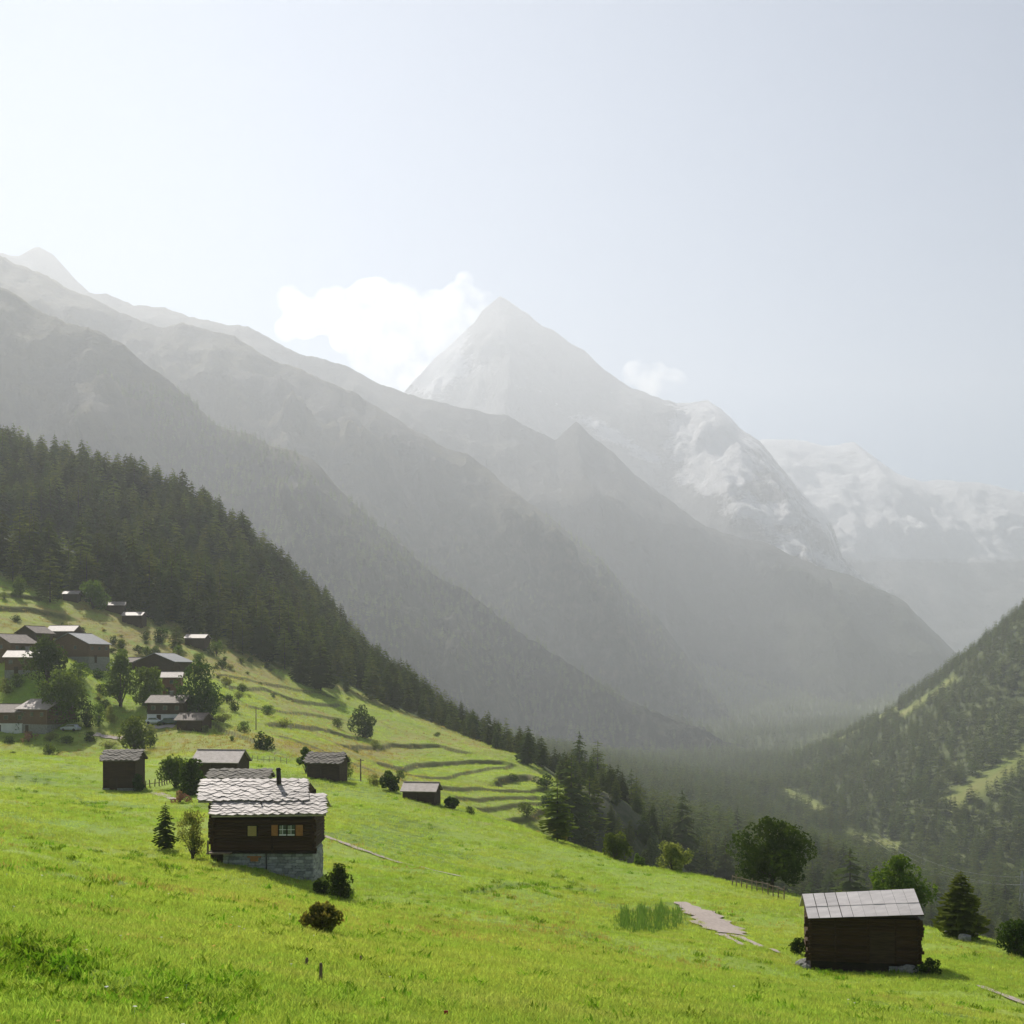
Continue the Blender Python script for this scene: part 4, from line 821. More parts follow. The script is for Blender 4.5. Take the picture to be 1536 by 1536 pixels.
# ------------------------------------------------------------------ village houses
def house(name, p, Lm, Wm, hm, rise, yaw, label, wall, roof, cat='house', base=None, bh=0.0, windows=0, gwindows=0, chimney=False, over=0.5, door=True, balcony=False, slabs=None, group=None):
    """ridge along local x; base at p, walls run 2 m into the slope"""
    o = empty(name, p, R(yaw)); tag(o, label, cat, group); hx, hy = Lm/2, Wm/2
    zb_ = -2.5
    if base is not None: MB().box(-hx-0.06, hx+0.06, -hy-0.06, hy+0.06, zb_, bh).build('plinth', base, o)
    z0 = bh+0.004 if base is not None else zb_
    b = MB(); b.prism([(-hx, -hy, z0), (-hx, hy, z0), (-hx, hy, hm), (-hx, 0, hm+rise), (-hx, -hy, hm)], (Lm, 0, 0)); b.build('wall', wall, o)
    sl_ = math.hypot(hy, rise); up = Vector((0, hy, rise))/sl_; nrm = Vector((0, -rise, hy))/sl_
    for s in (-1, 1):
        e = Vector((0, -s*-1, 0)); A = Vector((-hx-over, s*(hy+over*hy/sl_), hm-over*rise/sl_)); T = Vector((-hx-over, 0, hm+rise)); nn_ = Vector((0, s*rise, hy))/sl_
        U_ = Vector((Lm+2*over, 0, 0)); A = A+nn_*0.02; T = T+nn_*0.02
        deck = MB().prism([A, A+U_, T+U_, T], nn_*0.14).build('roof_slope', roof, o)
        if slabs and s == -1: lay_slabs(o, A+nn_*0.12, U_, T-A, slabs[0], slabs[1], slabs[2], slabs[3])
    MB().box(-hx-over, hx+over, -0.14, 0.14, hm+rise+0.06, hm+rise+0.22).build('ridge_cap', roof, o)
    for s in (-1, 1):
        MB().box(-hx-over*0.9, hx+over*0.9, s*hy-0.08, s*hy+0.08, hm-0.16, hm+0.02).build('eave_beam', M_beam, o)
    def win(cx, z, side):
        if side == 'f': f = MB().box(cx-0.5, cx+0.5, -hy-0.10, -hy+0.02, z, z+1.0).build('window', M_post, o); MB().box(cx-0.4, cx+0.4, -hy-0.13, -hy-0.105, z+0.1, z+0.9).build('pane', M_pane, f)
        else:
            f = MB().box(hx*side-0.02 if side > 0 else -hx-0.10, hx+0.10 if side > 0 else -hx+0.02, cx-0.45, cx+0.45, z, z+1.0).build('window', M_post, o)
            MB().box(hx+0.105 if side > 0 else -hx-0.13, hx+0.13 if side > 0 else -hx-0.105, cx-0.35, cx+0.35, z+0.1, z+0.9).build('pane', M_pane, f)
    for i in range(windows): win(-hx+Lm*(i+0.5)/windows, max(bh+0.5, hm-1.7), 'f')
    for i in range(gwindows):
        for s in (1, -1): win(-hy+Wm*(i+1)/(gwindows+1), max(bh+0.6, hm-1.5), s)
    if door: MB().box(-hx*0.35-0.5, -hx*0.35+0.5, -hy-0.09, -hy+0.02, -0.4, 1.6 if hm > 2 else hm-0.2).build('door', M_plank_dark, o)
    if chimney:
        c_ = MB().box(-0.4, 0.3, 0.3, 0.95, hm+rise*0.5, hm+rise+0.9).build('chimney', M_rubble, o); MB().box(-0.5, 0.4, 0.2, 1.05, hm+rise+0.904, hm+rise+1.0).build('chimney_cap', M_roof_grey, c_)
    if balcony:
        bb = MB().box(hx, hx+1.0, -hy+0.3, hy-0.3, hm-2.4, hm-2.25).build('balcony', M_plank, o); MB().box(hx+0.92, hx+1.0, -hy+0.3, hy-0.3, hm-2.24, hm-1.4).build('railing', M_plank, bb)
    return o
def hp(px, py, dmin=200, d=None): return atd(px, d) if d else at(px, py, dmin)
house('barn_house', hp(112, 992)+Vector((0,4,0)), 9, 12, 4.6, 2.7, 72, 'biggest brown barn house with grey slate roof at the village top', M_plank, M_roof_grey, base=M_rubble, bh=1.2, windows=3, gwindows=2)
house('dark_house', hp(46, 971)+Vector((0,3,0)), 7, 6, 3.8, 1.7, 72, 'dark gabled wooden house left of the pale roof behind the biggest barn', M_plank_dark, M_roof_brown, gwindows=1)
house('upper_house', hp(92, 960)+Vector((0,3,0)), 8, 6.5, 2.6, 1.6, -6, 'low house whose pale roof shows behind the biggest barn', M_plank_dark, M_roof_pale)
house('gable_house', hp(9, 990)+Vector((0,3,0)), 9, 8, 4.2, 2.1, 68, 'brown gabled house cut by the left edge above the village', M_plank, M_roof_brown, windows=2, gwindows=2)
house('chalet_house', hp(33, 1011)+Vector((0,3,0)), 8, 7, 3.9, 1.5, 4, 'brown chalet with a chimney and pale roof behind the dense dark tree', M_plank, M_roof_pale, windows=3, chimney=True, base=M_rubble, bh=0.8)
house('low_barn', hp(240, 1007)+Vector((0,4,0)), 10, 11.5, 2.6, 2.2, 76, 'wide low dark barn with a shallow gable above the village trees', M_plank_dark, M_roof_grey)
house('annex_barn', hp(207, 1005)+Vector((0,3,0)), 6, 5, 2.2, 1.2, 12, 'small dark annex at the left end of the wide low barn', M_plank_dark, M_roof_brown)
house('red_house', hp(256, 1041)+Vector((0,2,0)), 4.4, 5, 4.1, 1.2, 8, 'narrow red-brown house with pinkish roof beside the towering dark tree', M_plank_red, M_roof_pale, windows=1)
house('white_base_chalet', hp(251, 1083)+Vector((0,3,0)), 8.2, 7, 4.3, 1.5, -6, 'dark chalet with a white plastered ground floor behind the parked cars', M_plank_dark, M_roof_brown, base=M_plaster, bh=1.7, windows=3, chimney=True)
house('side_shed', hp(288, 1096)+Vector((0,2,0)), 6, 4.6, 2.4, 1.3, -14, 'low shed with brown slab roof under the towering dark tree', M_plank_dark, M_roof_brown, cat='shed')
house('left_chalet', hp(12, 1098)+Vector((0,3,0)), 9.5, 7, 4.4, 1.6, -4, 'brown chalet with white ground floor cut by the left edge', M_plank, M_roof_brown, base=M_plaster, bh=1.9, windows=3)
house('light_roof_chalet', hp(60, 1099)+Vector((0,4,0)), 9, 8, 5.2, 1.9, -28, 'brown chalet with bright pale roof and balcony gable in the lower village', M_plank, M_roof_pale, base=M_rubble, bh=1.8, windows=3, gwindows=2, chimney=True, balcony=True)
HUTS = [(105,902,4.8,4.6,2.4,1.0,6,'highest little hut with pale roof at the forest edge'),(171,919,6.0,4.8,2.4,1.1,8,'upper left of the two pale-roofed huts under the forest'),(199,937,6.4,5.0,3.0,1.1,-4,'upper right of the two pale-roofed huts, closest to the forest wall'),(294,972,6.6,5.0,3.2,1.2,-8,'lone dark hut among scrub at the upper meadow strip')]
for px, py, a, b_, c_, d_, yw, lb in HUTS: house('upper_hut', hp(px, py, 300)+Vector((0,2,0)), a, b_, c_, d_, yw, lb, M_plank_dark, M_roof_pale, cat='hut', over=0.4, group='huts above the village')
house('slate_hut', hp(179, 1186, 100)+Vector((0,2.2,0)), 4.4, 4.6, 4.1, 1.1, 0, 'tall dark log hut with slate slabs standing alone below the village', M_log, M_slate_dark, cat='hut', over=0.35, base=M_rubble, bh=0.35, slabs=(0.7, 0.36, SLABS_D, 1.1))
house('pink_roof_barn', hp(327, 1164, 100)+Vector((0,2.2,0)), 6.6, 5, 2.0, 1.5, -9, 'barn with pinkish slab roof behind the slate-roofed chalet', M_plank_dark, M_roof_pale, cat='barn', over=0.35)
p = atd(362, 150); house('mossy_hut', p, 6.4, 4.2, (HZ-1166)/F*150-p.z, 0.75, 0, 'low hut with dark mossy roof right behind the chalet ridge', M_rubble, M_slate_dark, cat='hut', over=0.3, slabs=(0.75, 0.4, SLABS_D, 1.2))
house('slab_hut', hp(488, 1170, 100)+Vector((0,2.2,0)), 4.9, 4.4, 2.5, 1.2, -8, 'low brown hut with dark slab roof right of the chalet', M_plank_dark, M_slate_dark, cat='hut', over=0.35, slabs=(0.75, 0.42, SLABS_D, 1.2))
house('little_barn', hp(631, 1203, 100)+Vector((0,2,0)), 4.5, 3.6, 1.45, 0.95, -10, 'little low barn with pale roof below the terraces', M_plank_dark, M_roof_pale, cat='barn', over=0.3)

# ------------------------------------------------------------------ parked cars
def paint(name, c): return simple_mat(name, c, tuple(k*1.08 for k in c), 0.5, 0.25, 0.0, (1, 1, 1), 0.6)
M_tyre = simple_mat('tyre', (0.02, 0.02, 0.02), (0.03, 0.03, 0.03), 5, 0.9, 0.0); M_lamp = simple_mat('headlamp', (0.6, 0.6, 0.58), (0.7, 0.7, 0.68), 5, 0.2, 0.0)
def car(p, yaw, mat, label):
    o = empty('parked_car', p, R(yaw)); tag(o, label, 'car', 'cars parked in the village')
    prof = [(-2.1,0.3),(-2.15,0.75),(-1.9,0.95),(-1.1,1.0),(1.15,0.95),(1.9,0.82),(2.12,0.65),(2.12,0.3)]
    MB().prism([(x, -0.85, z) for x, z in prof], (0, 1.7, 0)).build('body', mat, o, bevel=0.06)
    MB().prism([(x, -0.72, z) for x, z in [(-1.7,0.94),(-1.35,1.42),(0.35,1.45),(1.05,0.95)]], (0, 1.44, 0)).build('cabin', mat, o, bevel=0.05)
    for s in (-1, 1): MB().prism([(x, s*0.725, z) for x, z in [(-1.45,0.99),(-1.22,1.36),(0.28,1.38),(0.85,0.99)]], (0, s*0.02, 0)).build('side_window', M_pane, o)
    MB().add([(1.08, -0.62, 0.98), (1.08, 0.62, 0.98), (0.44, 0.58, 1.42), (0.44, -0.58, 1.42)], [(0,1,2,3)]).build('windscreen', M_pane, o)
    for x in (-1.3, 1.3):
        for s in (-1, 1): MB().tube((x, s*0.70, 0.32), (x, s*0.90, 0.32), 0.32, 0.32, 14).build('wheel', M_tyre, o)
    for s in (-1, 1): MB().box(2.08, 2.14, s*0.65-0.16, s*0.65+0.16, 0.58, 0.72).build('headlight', M_lamp, o)
    return o
car(hp(232, 1086), 8, paint('white_car_paint', (0.72, 0.73, 0.74)), 'white car parked at the left below the white-based chalet')
car(hp(256, 1087), -6, paint('dark_car_paint', (0.05, 0.09, 0.10)), 'dark teal car parked right of the white one')
car(hp(106, 1097), 165, paint('silver_car_paint', (0.42, 0.44, 0.47)), 'silver car parked right of the balcony chalet')
car(hp(152, 1000), 4, paint('pale_blue_car_paint', (0.60, 0.66, 0.72)), 'pale car parked by the biggest barn house')
car(hp(169, 1001), -8, paint('offwhite_car_paint', (0.66, 0.66, 0.66)), 'off-white car parked just right of the pale one')

# ------------------------------------------------------------------ fences, posts, rocks, paths, wires
def fence(pts, h, label, n, rails=2, r=0.06):
    o = empty('post_fence', pts[0]); tag(o, label, 'fence'); Q = [Vector(q) for q in pts]; o0_ = Q[0]; Ls = [0]
    for a, b_ in zip(Q, Q[1:]): Ls.append(Ls[-1]+(b_-a).length)
    prev = None
    for i in range(n):
        s = Ls[-1]*i/(n-1); k = min(len(Q)-2, max(j for j in range(len(Q)) if Ls[j] <= s+1e-6)); t_ = (s-Ls[k])/(Ls[k+1]-Ls[k]); c = Q[k].lerp(Q[k+1], t_); c.z = gz(c.x, c.y); c = c-o0_
        tl = Vector((random.uniform(-.08, .08), random.uniform(-.08, .08), h*random.uniform(.85, 1.1))); MB().tube(c-Vector((0,0,.3)), c+tl, r, r*0.9, 6).build('post', M_post, o)
        if prev is not None:
            for q in range(rails): z = h*(0.45+0.38*q); MB().tube(prev+Vector((0,0,z)), c+Vector((0,0,z+random.uniform(-.05,.05))), r*0.6, r*0.5, 5).build('rail', M_post, o)
        prev = c
    return o
fence([at(218, 1182, 100), at(240, 1179, 100), at(258, 1173, 100)], 1.1, 'short row of dark fence posts beside the slate-slab hut', 9, 1, 0.09)
fence([atd(1098, 128), atd(1122, 125), atd(1150, 122), atd(1176, 119)], 1.15, 'wooden post and rail fence in front of the big maple', 11, 2, 0.06)
fence([at(370, 1140, 150), at(430, 1146, 150)], 1.0, 'thin wire fence posts above the pink-roofed barn', 8, 1, 0.05)
for px, py, hpx, lb in ((480.5,1476,30,'dark wooden stake in the grass below the rusty bush'),(457,1452,14,'short leaning stake left of the dark stake'),(541,1445,10,'tiny grey stake right of the rusty bush')):
    p = at(px, py); k = p.y/F; tl = 0.25 if hpx == 14 else 0.03
    o = MB().tube((0,0,-0.2), (tl*hpx*k, 0, hpx*k), 0.030, 0.024, 7).tube((tl*hpx*k, 0, hpx*k), (tl*hpx*k, 0, hpx*k+0.02), 0.024, 0.008, 7).build('stake', M_post); o.location = p; tag(o, lb, 'stake')
M_red = simple_mat('red_paint', (0.35, 0.02, 0.02), (0.42, 0.03, 0.03), 5, 0.6, 0.0)
p = at(669, 1530); k = p.y/F; mk = MB().tube((0,0,-0.1), (0,0,14*k), 0.012, 0.012, 6).build('marker_peg', M_red); mk.location = p; tag(mk, 'small red marker peg in the foreground grass', 'marker'); MB().box(-0.025, 0.025, -0.012, 0.012, 9*k, 14*k).build('flag', M_red, mk)
for px, py, hpx, lb in ((384,1096,36,'thin wooden utility pole on the slope right of the village'),(541,1172,34,'thin wooden utility pole right of the low slab-roofed hut')):
    p = at(px, py, 150); k = p.y/F; o = empty('utility_pole', p); tag(o, lb, 'pole'); MB().tube((0,0,-0.5), (0,0,hpx*k), 0.13, 0.09, 8).build('pole', M_post, o); MB().box(-0.5, 0.5, -0.05, 0.05, hpx*k*0.9, hpx*k*0.9+0.1).build('crossarm', M_post, o)
def boulder(p, r, label, seed, group='boulders'):
    rg = random.Random(seed); bm = bmesh.new(); bmesh.ops.create_icosphere(bm, subdivisions=2, radius=1.0)
    for v in bm.verts: v.co *= 0.8+0.35*rg.random(); v.co.z *= 0.72
    me_ = bpy.data.meshes.new('boulder'); bm.to_mesh(me_); bm.free(); o = link('boulder', me_, None, M_rock); o.location = p; o.scale = (r, r*0.9, r); o.rotation_euler = (0, 0, rg.uniform(0, 6)); return tag(o, label, 'rock', group)
for i, (px, d, r, lb) in enumerate([(1428,96,0.55,'largest grey boulder in front of the spreading larch'),(1440,95,0.45,'middle boulder of the three under the spreading larch'),(1447,93,0.50,'rightmost boulder of the three under the spreading larch'),
    (1204,73.0,0.40,'lower boulder of the pile at the left corner of the tin-roofed barn'),(1211,73.6,0.50,'big pale boulder of the pile at the left corner of the tin-roofed barn'),(1209,72.2,0.30,'small boulder in front of the pile at the left barn corner'),(1366,70.6,0.45,'pale foundation boulder at the right corner of the tin-roofed barn'),(1352,70.8,0.35,'smaller foundation boulder left of the pale one at the right barn corner')]):
    p = atd(px, d); boulder(p+Vector((0, 0, r*0.35)), r, lb, 70+i)
def strip(name, pts, widths, mat, lift=0.05, kind='structure'):
    """a path draped on the ground; pts are ground points, widths in metres"""
    Q = [Vector(p) for p in pts]; S = []
    for i in range(len(Q)-1):
        m_ = max(2, int((Q[i+1]-Q[i]).length/0.7))
        for j in range(m_): S.append((Q[i].lerp(Q[i+1], j/m_), widths[i]+(widths[i+1]-widths[i])*j/m_))
    S.append((Q[-1], widths[-1])); v = []; f = []; nx = 5
    for i, (c, w) in enumerate(S):
        a = S[max(0, i-1)][0]; b_ = S[min(len(S)-1, i+1)][0]; d = Vector((b_.x-a.x, b_.y-a.y, 0)).normalized(); nrm = Vector((-d.y, d.x, 0))
        w = w*(1+0.22*math.sin(i*1.7)+0.15*math.sin(i*0.6+2))
        for j in range(nx): q = c+nrm*w*(j/(nx-1)-0.5); v.append((q.x, q.y, gz(q.x, q.y)+lift))
    for i in range(len(S)-1):
        for j in range(nx-1): f.append((i*nx+j, i*nx+j+1, (i+1)*nx+j+1, (i+1)*nx+j))
    me_ = np_mesh(name, v, f, True); o = link(name, me_, None, mat); return tag(o, kind=kind)
strip('gravel_path', [atd(1020, 108), atd(1045, 102), atd(1075, 94), atd(1098, 88.5)], [0.9, 2.2, 3.2, 2.4], M_gravel, 0.10)
strip('wheel_track', [atd(1102, 88), atd(1135, 82.5), atd(1170, 77)], [0.8, 0.6, 0.35], M_gravel, 0.07); strip('wheel_track', [atd(1080, 88), atd(1100, 84), atd(1118, 80)], [0.7, 0.5, 0.3], M_gravel, 0.07)
strip('foot_path', [atd(478, 118), atd(530, 112), atd(610, 106), atd(690, 101)], [1.2, 0.9, 0.7, 0.35], M_gravel, 0.08)
strip('foot_path', [at(1470, 1480), at(1500, 1492), at(1545, 1510)], [0.35, 0.6, 0.6], M_gravel, 0.07)
strip('village_lane', [at(212, 1192, 100), at(236, 1190, 100), at(262, 1200, 100)], [0.8, 1.6, 0.8], M_gravel, 0.08)
strip('village_lane', [at(140, 1102, 150), at(180, 1108, 150), at(230, 1092, 150), at(262, 1090, 150)], [2.0, 2.2, 2.5, 2.5], M_gravel, 0.15)
# power line over the valley
M_steel = simple_mat('galvanised_steel', (0.35, 0.36, 0.36), (0.45, 0.46, 0.46), 3, 0.5, 0.0)
def pylon(p, h, label):
    o = empty('power_pylon', p); tag(o, label, 'pylon'); b = MB(); c4 = [(-1, -1), (1, -1), (1, 1), (-1, 1)]
    for sx_, sy_ in c4: b.tube((sx_*1.8, sy_*1.8, -1), (sx_*0.35, sy_*0.35, h), 0.09, 0.06, 5)
    for i in range(6):
        z0_, z1_ = h*i/6, h*(i+1)/6; r0_, r1_ = 1.8-1.45*i/6, 1.8-1.45*(i+1)/6
        for j in range(4): (ax, ay), (bx_, by_) = c4[j], c4[(j+1) % 4]; b.tube((ax*r0_, ay*r0_, z0_), (bx_*r1_, by_*r1_, z1_), 0.06, 0.06, 4)
    b.build('tower', M_steel, o)
    for z in (h*0.78, h*0.9): MB().box(-3.2, 3.2, -0.12, 0.12, z, z+0.2).build('crossarm', M_steel, o)
    return o
pa = atd(1533, 640); pylon(pa, (HZ-1306)/F*640-pa.z, 'lattice power pylon at the right edge below the wooded hillside')
pb = atd(1310, 1000); hb_ = (HZ-1242)/F*1000-pb.z
for i, (dx, dz) in enumerate([(-3, 0.78), (3, 0.78), (3, 0.9)]):
    a = pb+Vector((dx, 0, hb_*dz)); b_ = pa+Vector((dx, 0, ((HZ-1306)/F*640-pa.z)*dz)); pts = []; mbx = MB(); n = 16
    for j in range(n+1): t_ = j/n; q = a.lerp(b_, t_); q.z -= 4*9.0*t_*(1-t_); pts.append(q)
    for u_, w_ in zip(pts, pts[1:]): mbx.tube(u_, w_, 0.05, 0.05, 4)
    c = mbx.build('power_cable', M_steel); tag(c, ['lower left cable of the power line over the valley', 'lower right cable of the power line over the valley', 'upper cable of the power line over the valley'][i], 'cable', 'power line cables')

# ------------------------------------------------------------------ grass, weeds, flowers, rushes
def grass_mat(name, c1, c2, c3, trans=0.5):
    m = material(name); t = NT(m); pos = t.node('ShaderNodeNewGeometry').outputs['Position']
    n = t.noise(pos, 0.07, 4, 0.6); n2 = t.noise(t.mapping(pos, (0.12, 0.6, 0.1), (0, 0, R(18))), 1.0, 4, 0.6)
    c = t.mix(t.ramp(n, 0.35, 0.65), c1, c2); c = t.mix(t.math('MULTIPLY', t.ramp(n2, 0.5, 0.72), 0.55), c, c3)
    h = t.node('ShaderNodeHueSaturation'); t.set(h.inputs['Color'], c); t.set(h.inputs['Value'], t.math('ADD', t.math('MULTIPLY', t.rand(), 0.5), 0.75)); t.set(h.inputs['Hue'], t.math('ADD', t.math('MULTIPLY', t.rand(), 0.03), 0.485)); c = h.outputs[0]
    d = t.node('ShaderNodeBsdfDiffuse'); t.l.new(c, d.inputs[0]); tr = t.node('ShaderNodeBsdfTranslucent'); t.l.new(t.mix(1.0, c, (1.35, 1.3, 0.6), 'MULTIPLY'), tr.inputs[0])
    ms = t.node('ShaderNodeMixShader'); ms.inputs[0].default_value = trans; t.l.new(d.outputs[0], ms.inputs[1]); t.l.new(tr.outputs[0], ms.inputs[2]); t.out(ms.outputs[0]); return m
M_grass = grass_mat('meadow_grass', (0.30, 0.435, 0.095), (0.41, 0.485, 0.13), (0.51, 0.50, 0.22), 0.58)
M_drygrass = grass_mat('dry_grass', (0.38, 0.29, 0.12), (0.42, 0.37, 0.15), (0.30, 0.25, 0.10), 0.5)
M_weed = grass_mat('weed_leaves', (0.15, 0.27, 0.03), (0.20, 0.34, 0.035), (0.19, 0.26, 0.05), 0.5)
def tuft(seed, n, h, w, spread, lean, mat):
    rg = np.random.default_rng(seed); V = []; Fc = []
    for i in range(n):
        a = rg.uniform(0, 6.28); r = spread*math.sqrt(rg.random()); x, y = r*math.cos(a), r*math.sin(a); b = rg.uniform(0, 6.28); hh = h*rg.uniform(0.55, 1.15); ww = w*rg.uniform(0.7, 1.3); le = lean*rg.uniform(0.3, 1.2)*hh; c = rg.uniform(0, 6.28)
        dx, dy = math.cos(b)*ww, math.sin(b)*ww; lx, ly = math.cos(c)*le, math.sin(c)*le; o = len(V)
        V += [(x-dx, y-dy, -0.04), (x+dx, y+dy, -0.04), (x+lx*0.35-dx*0.8, y+ly*0.35-dy*0.8, hh*0.55), (x+lx*0.35+dx*0.8, y+ly*0.35+dy*0.8, hh*0.55), (x+lx, y+ly, hh)]
        Fc += [(o, o+1, o+3), (o, o+3, o+2), (o+2, o+3, o+4)]
    return np_mesh('tuft', np.array(V), np.array(Fc), False, [mat])
GCOL = source_collection('grass_tuft', [tuft(s, 18, 0.17, 0.008, 0.24, 0.8, M_grass) for s in range(5)])
WCOL = source_collection('weed_tuft', [tuft(s+50, 22, 0.26, 0.035, 0.30, 0.9, M_weed) for s in range(4)])
BLOCK = [(fx0+o0.x-0.3, fx1+o0.x+0.2, 83.9, 91.0), (x0+h0.x-0.2, x1+h0.x+0.2, 71.5, 76.0)]
TRK = [(1102, 1170, 77, 88, 0.35), (1080, 1118, 80, 88, 0.35), (478, 690, 101, 118, 0.45)]
def blocked(X, Y):
    m = np.zeros(len(X), bool)
    for a, b_, c, d in BLOCK: m |= (X > a) & (X < b_) & (Y > c) & (Y < d)
    px = CX + F*X/Y; pr = np.abs(X-np.interp(Y, [88, 94, 102, 108], [(1098-CX)/F*88.5, (1075-CX)/F*94, (1045-CX)/F*102, (1020-CX)/F*108])); m |= (Y > 88) & (Y < 108) & (pr < 1.25 + 0.6*vnoise(X*1.1, Y*1.1))
    for (a0, a1, y0, y1, w_) in TRK: m |= (Y > y0) & (Y < y1) & (np.abs(px - np.interp(Y, [y0, y1], [a1, a0]))*Y/F < w_ + 0.2*vnoise(X*1.3, Y*1.3))
    return m
def grass_field(name, n, d0, d1, s0, s1, coll, ncoll, label, seed, gate=None):
    rg = np.random.default_rng(seed)
    Y = np.exp(rg.uniform(math.log(d0), math.log(d1), n)); P = rg.uniform(-90, 1630, n); X = (P-CX)/F*Y
    r = HZ - ground(X, Y)/Y*F; keep_ = (r < sight(P, Y)+6) & ~blocked(X, Y) & (forest_mask(P, Y) < 0.1) & (r < 1640)
    if gate is not None: keep_ &= rg.random(n) < gate(P, Y, X, r)
    X, Y = X[keep_], Y[keep_]; k = len(X); Z = ground(X, Y)
    s = (s0+(s1-s0)*(np.log(Y/d0)/math.log(d1/d0)))*rg.uniform(0.7, 1.3, k); rot = np.zeros((k, 3)); rot[:,2] = rg.uniform(0, 6.28, k); rot[:,:2] = rg.normal(0, 0.12, (k, 2))
    o = instancer(name, np.stack([X, Y, Z], -1), rot, np.stack([s*1.25, s*1.25, s*rg.uniform(0.7, 1.2, k)], -1), rg.integers(0, ncoll, k), coll); return tag(o, label, 'grass', kind='stuff')
def dryness(P, Y): return dry[np.clip(np.searchsorted(rows, Y), 0, nr-1), np.clip(np.searchsorted(cols, P), 0, nc-1)]
lowcut = lambda P, Y, X, r: 0.25 + 0.75*sstep(-0.5, 0.3, fbm(X*0.15, Y*0.15, 3))
grass_field('near_grass', 120000, 9.0, 60, 0.34, 0.75, GCOL, 5, 'bright green hay grass in the foreground meadow', 1, lowcut)
grass_field('meadow_grass', 110000, 55, 250, 0.7, 1.6, GCOL, 5, 'sunlit short grass over the middle meadow', 2, lowcut)
grass_field('hill_grass', 60000, 245, 485, 1.9, 2.6, GCOL, 5, 'sunlit grass on the terraces and village slopes', 4, lambda P, Y, X, r: np.clip(1-1.8*bank_delta(X, Y)[1], 0, 1)*np.clip(1.15-1.4*dryness(P, Y), 0.04, 1))
DCOL = source_collection('dry_tuft', [tuft(s+90, 16, 0.19, 0.010, 0.24, 0.7, M_drygrass) for s in range(3)])
grass_field('dry_grass', 40000, 180, 485, 1.5, 2.4, DCOL, 3, 'sun-bleached brown grass on the rough banks of the hillside', 6, lambda P, Y, X, r: np.clip(1.6*dryness(P, Y)-0.35, 0, 1)+0.3*bank_delta(X, Y)[1])
grass_field('seed_heads', 26000, 9.0, 120, 0.34, 1.0, DCOL, 3, 'straw-coloured seed heads mixed into the foreground grass', 8, lambda P, Y, X, r: 0.75*sstep(0.0, 0.6, fbm(X*0.12+31, Y*0.08, 4)))
def weedgate(P, Y, X, r):
    g_ = 0.03 + 0.9*np.exp(-(((P-40-(r-1435)*0.9)/70)**2 + ((r-1435)/28)**2)) + 0.5*bank_delta(X, Y)[1] + 0.35*np.exp(-(((P-230)/120)**2+((r-1495)/22)**2)) + 0.35*np.exp(-(((P-780)/70)**2 + ((r-1334)/7)**2)) + 0.5*np.exp(-(((P-860-(r-1325)*2)/20)**2 + ((r-1325)/16)**2)) + 0.4*np.exp(-(((P-560-(r-1360)*2.5)/25)**2+((r-1360)/14)**2)) + 0.35*np.exp(-(((P-130-(r-1205)*3.0)/40)**2+((r-1208)/16)**2)) + 0.3*np.exp(-(((P-270-(r-1300)*2.4)/50)**2+((r-1300)/20)**2))
    g_ = g_ + 0.9*np.exp(-((r-1457)/5)**2)*(P > 1205)*(P < 1395)*(Y > 60) + 0.8*np.exp(-((r-np.interp(P, [300, 335, 470, 500], [1285, 1296, 1334, 1345]))/5)**2)*(P > 300)*(P < 510)*(Y > 60)
    return g_*sstep(-0.6, 0.25, fbm(X*0.3, Y*0.3, 3))
grass_field('meadow_weeds', 60000, 9.0, 230, 0.26, 1.1, WCOL, 4, 'darker broad-leaved weeds scattered through the meadow', 3, weedgate)
M_yel = simple_mat('orange_petals', (0.75, 0.36, 0.03), (0.80, 0.50, 0.05), 9, 0.6, 0.0); M_wht = simple_mat('white_petals', (0.72, 0.72, 0.66), (0.78, 0.78, 0.72), 9, 0.6, 0.0)
def flower(mat):
    b = MB(); n = 7
    for i in range(n): a = 6.283*i/n; b.add([(0, 0, 0.33), (0.035*math.cos(a-.35), 0.035*math.sin(a-.35), 0.345), (0.045*math.cos(a), 0.045*math.sin(a), 0.34), (0.035*math.cos(a+.35), 0.035*math.sin(a+.35), 0.345)], [(0, 1, 2, 3)])
    b.tube((0, 0, 0), (0, 0, 0.33), 0.004, 0.003, 4); return b.mesh('flower', mat)
FCOL = source_collection('flower_head', [flower(M_yel), flower(M_wht), flower(M_yel)])
grass_field('meadow_flowers', 260, 9.5, 40, 0.35, 0.55, FCOL, 3, 'tiny orange and white flowers in the foreground grass', 5, lambda P, Y, X, r: 0.2+0.6*(P < 500))
# rush clump
rg = np.random.default_rng(77); V = []; Fc = []
for i in range(3000):
    px = 972 + 58*rg.uniform(-1, 1)*rg.uniform(0.5, 1)**0.5 + 4*math.sin(i*0.37); d = 91 + 9*rg.uniform(-1, 1)*math.sqrt(max(0.05, 1-((px-972)/62)**2)) + (px-972)*0.10 + 1.2*math.sin(px*0.21)
    if abs(px-972) > 60 or rg.random() > 1.25-((px-972)/62)**2-0.35*math.sin(px*0.4+d): continue
    x, y = (px-CX)/F*d, d; h = rg.uniform(0.25, 1.2)*(1-0.6*((px-972)/62)**2)*(0.7+0.3*math.sin(px*0.23)+0.15*math.sin(px*0.71)); a = rg.uniform(0, 6.28); dx, dy = 0.022*math.cos(a), 0.022*math.sin(a); l = rg.normal(0, 0.16, 2)*h; V.append((x, y, h, dx, dy, l[0], l[1]))
V = np.array(V); zg = ground(V[:,0], V[:,1]); W = []
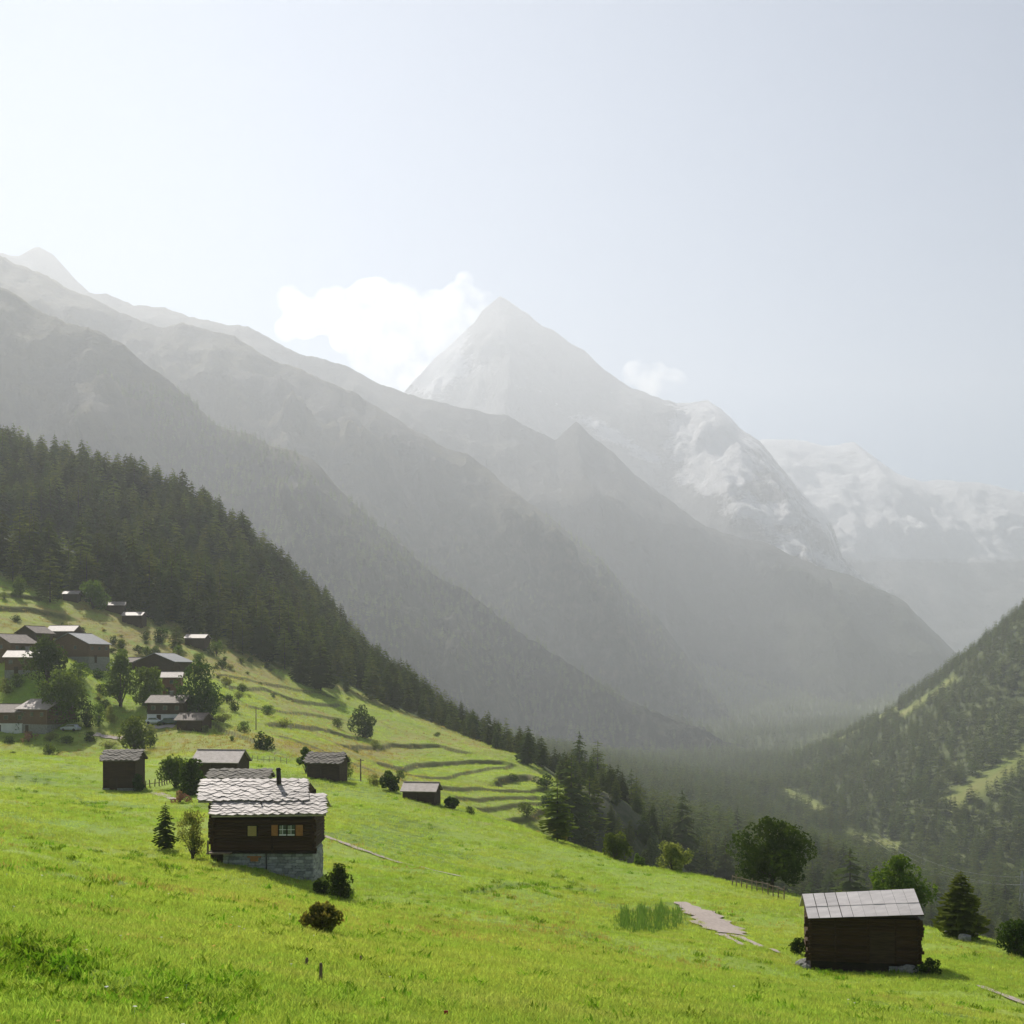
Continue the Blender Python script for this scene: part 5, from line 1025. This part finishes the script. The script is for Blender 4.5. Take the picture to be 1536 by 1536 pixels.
for q, z in zip(V, zg):
    x, y, h, dx, dy, lx, ly = q; o = len(W); W += [(x-dx, y-dy, z-0.05), (x+dx, y+dy, z-0.05), (x+dx*.7+lx*.4, y+dy*.7+ly*.4, z+h*.6), (x-dx*.7+lx*.4, y-dy*.7+ly*.4, z+h*.6), (x+lx, y+ly, z+h)]; Fc += [(o, o+1, o+2), (o, o+2, o+3), (o+3, o+2, o+4)]
ru = link('rush_patch', np_mesh('rush_patch', np.array(W), np.array(Fc), False, [M_rush])); tag(ru, 'tall dark green rushes in a patch beside the gravel path', 'rushes', kind='stuff')

# ------------------------------------------------------------------ the air
hm = material('haze_air'); t = NT(hm)
pv = t.node('ShaderNodeVolumePrincipled'); pv.inputs['Color'].default_value = (0.88, 0.928, 0.985, 1); pv.inputs['Density'].default_value = HAZE_DENSITY; pv.inputs['Anisotropy'].default_value = HAZE_G
t.out(None, pv.outputs[0])
hz = MB().box(-13000, 13000, -2500, 10700, -900, 2345).build('haze', hm); tag(hz, kind='stuff')
# clouds, beyond the haze
cm = material('cloud_vapour'); t = NT(cm); co = t.coords()
pv = t.node('ShaderNodeVolumePrincipled'); pv.inputs['Color'].default_value = (1, 1, 1, 1); pv.inputs['Anisotropy'].default_value = 0.5
nn = t.ramp(t.noise(co, 0.0032, 6, 0.65), 0.41, 0.68)
t.set(pv.inputs['Density'], t.math('MULTIPLY', nn, 0.0050)); t.out(None, pv.outputs[0])
def cloud(name, puffs, D, label, seed):
    rg = np.random.default_rng(seed); bm = bmesh.new()
    for px, py, r in puffs:
        Rm = r/F*D
        for k in range(5):
            o = rg.normal(0, 0.45, 3)*Rm*(k > 0); rr = Rm*(1.0 if k == 0 else rg.uniform(0.35, 0.7))
            bmesh.ops.create_icosphere(bm, subdivisions=2, radius=rr, matrix=Matrix.Translation(((px-CX)/F*D+o[0], D+o[1]+Rm*0.2, (HZ-py)/F*D+o[2])))
    c = bpy.data.meshes.new(name); bm.to_mesh(c); bm.free()
    o = link(name, c, None, cm); md = o.modifiers.new('union', 'REMESH'); md.mode = 'VOXEL'; md.voxel_size = D*0.0022
    tag(o, label, 'cloud', 'clouds around the pyramid peak'); return o
cloud('cloud', [(455,475,34),(500,465,40),(555,455,42),(600,470,44),(650,465,34),(690,452,34),(715,455,25),(530,500,40),(590,515,46),(640,500,40),(580,560,34),(610,560,30),(545,535,26),(690,480,30)], 15200, 'big white cumulus cloud hanging on the left shoulder of the pyramid peak', 5)
cloud('cloud', [(950,560,20),(982,570,28),(1010,568,18),(975,590,20)], 15200, 'small white cloud puff just right of the pyramid peak', 6)
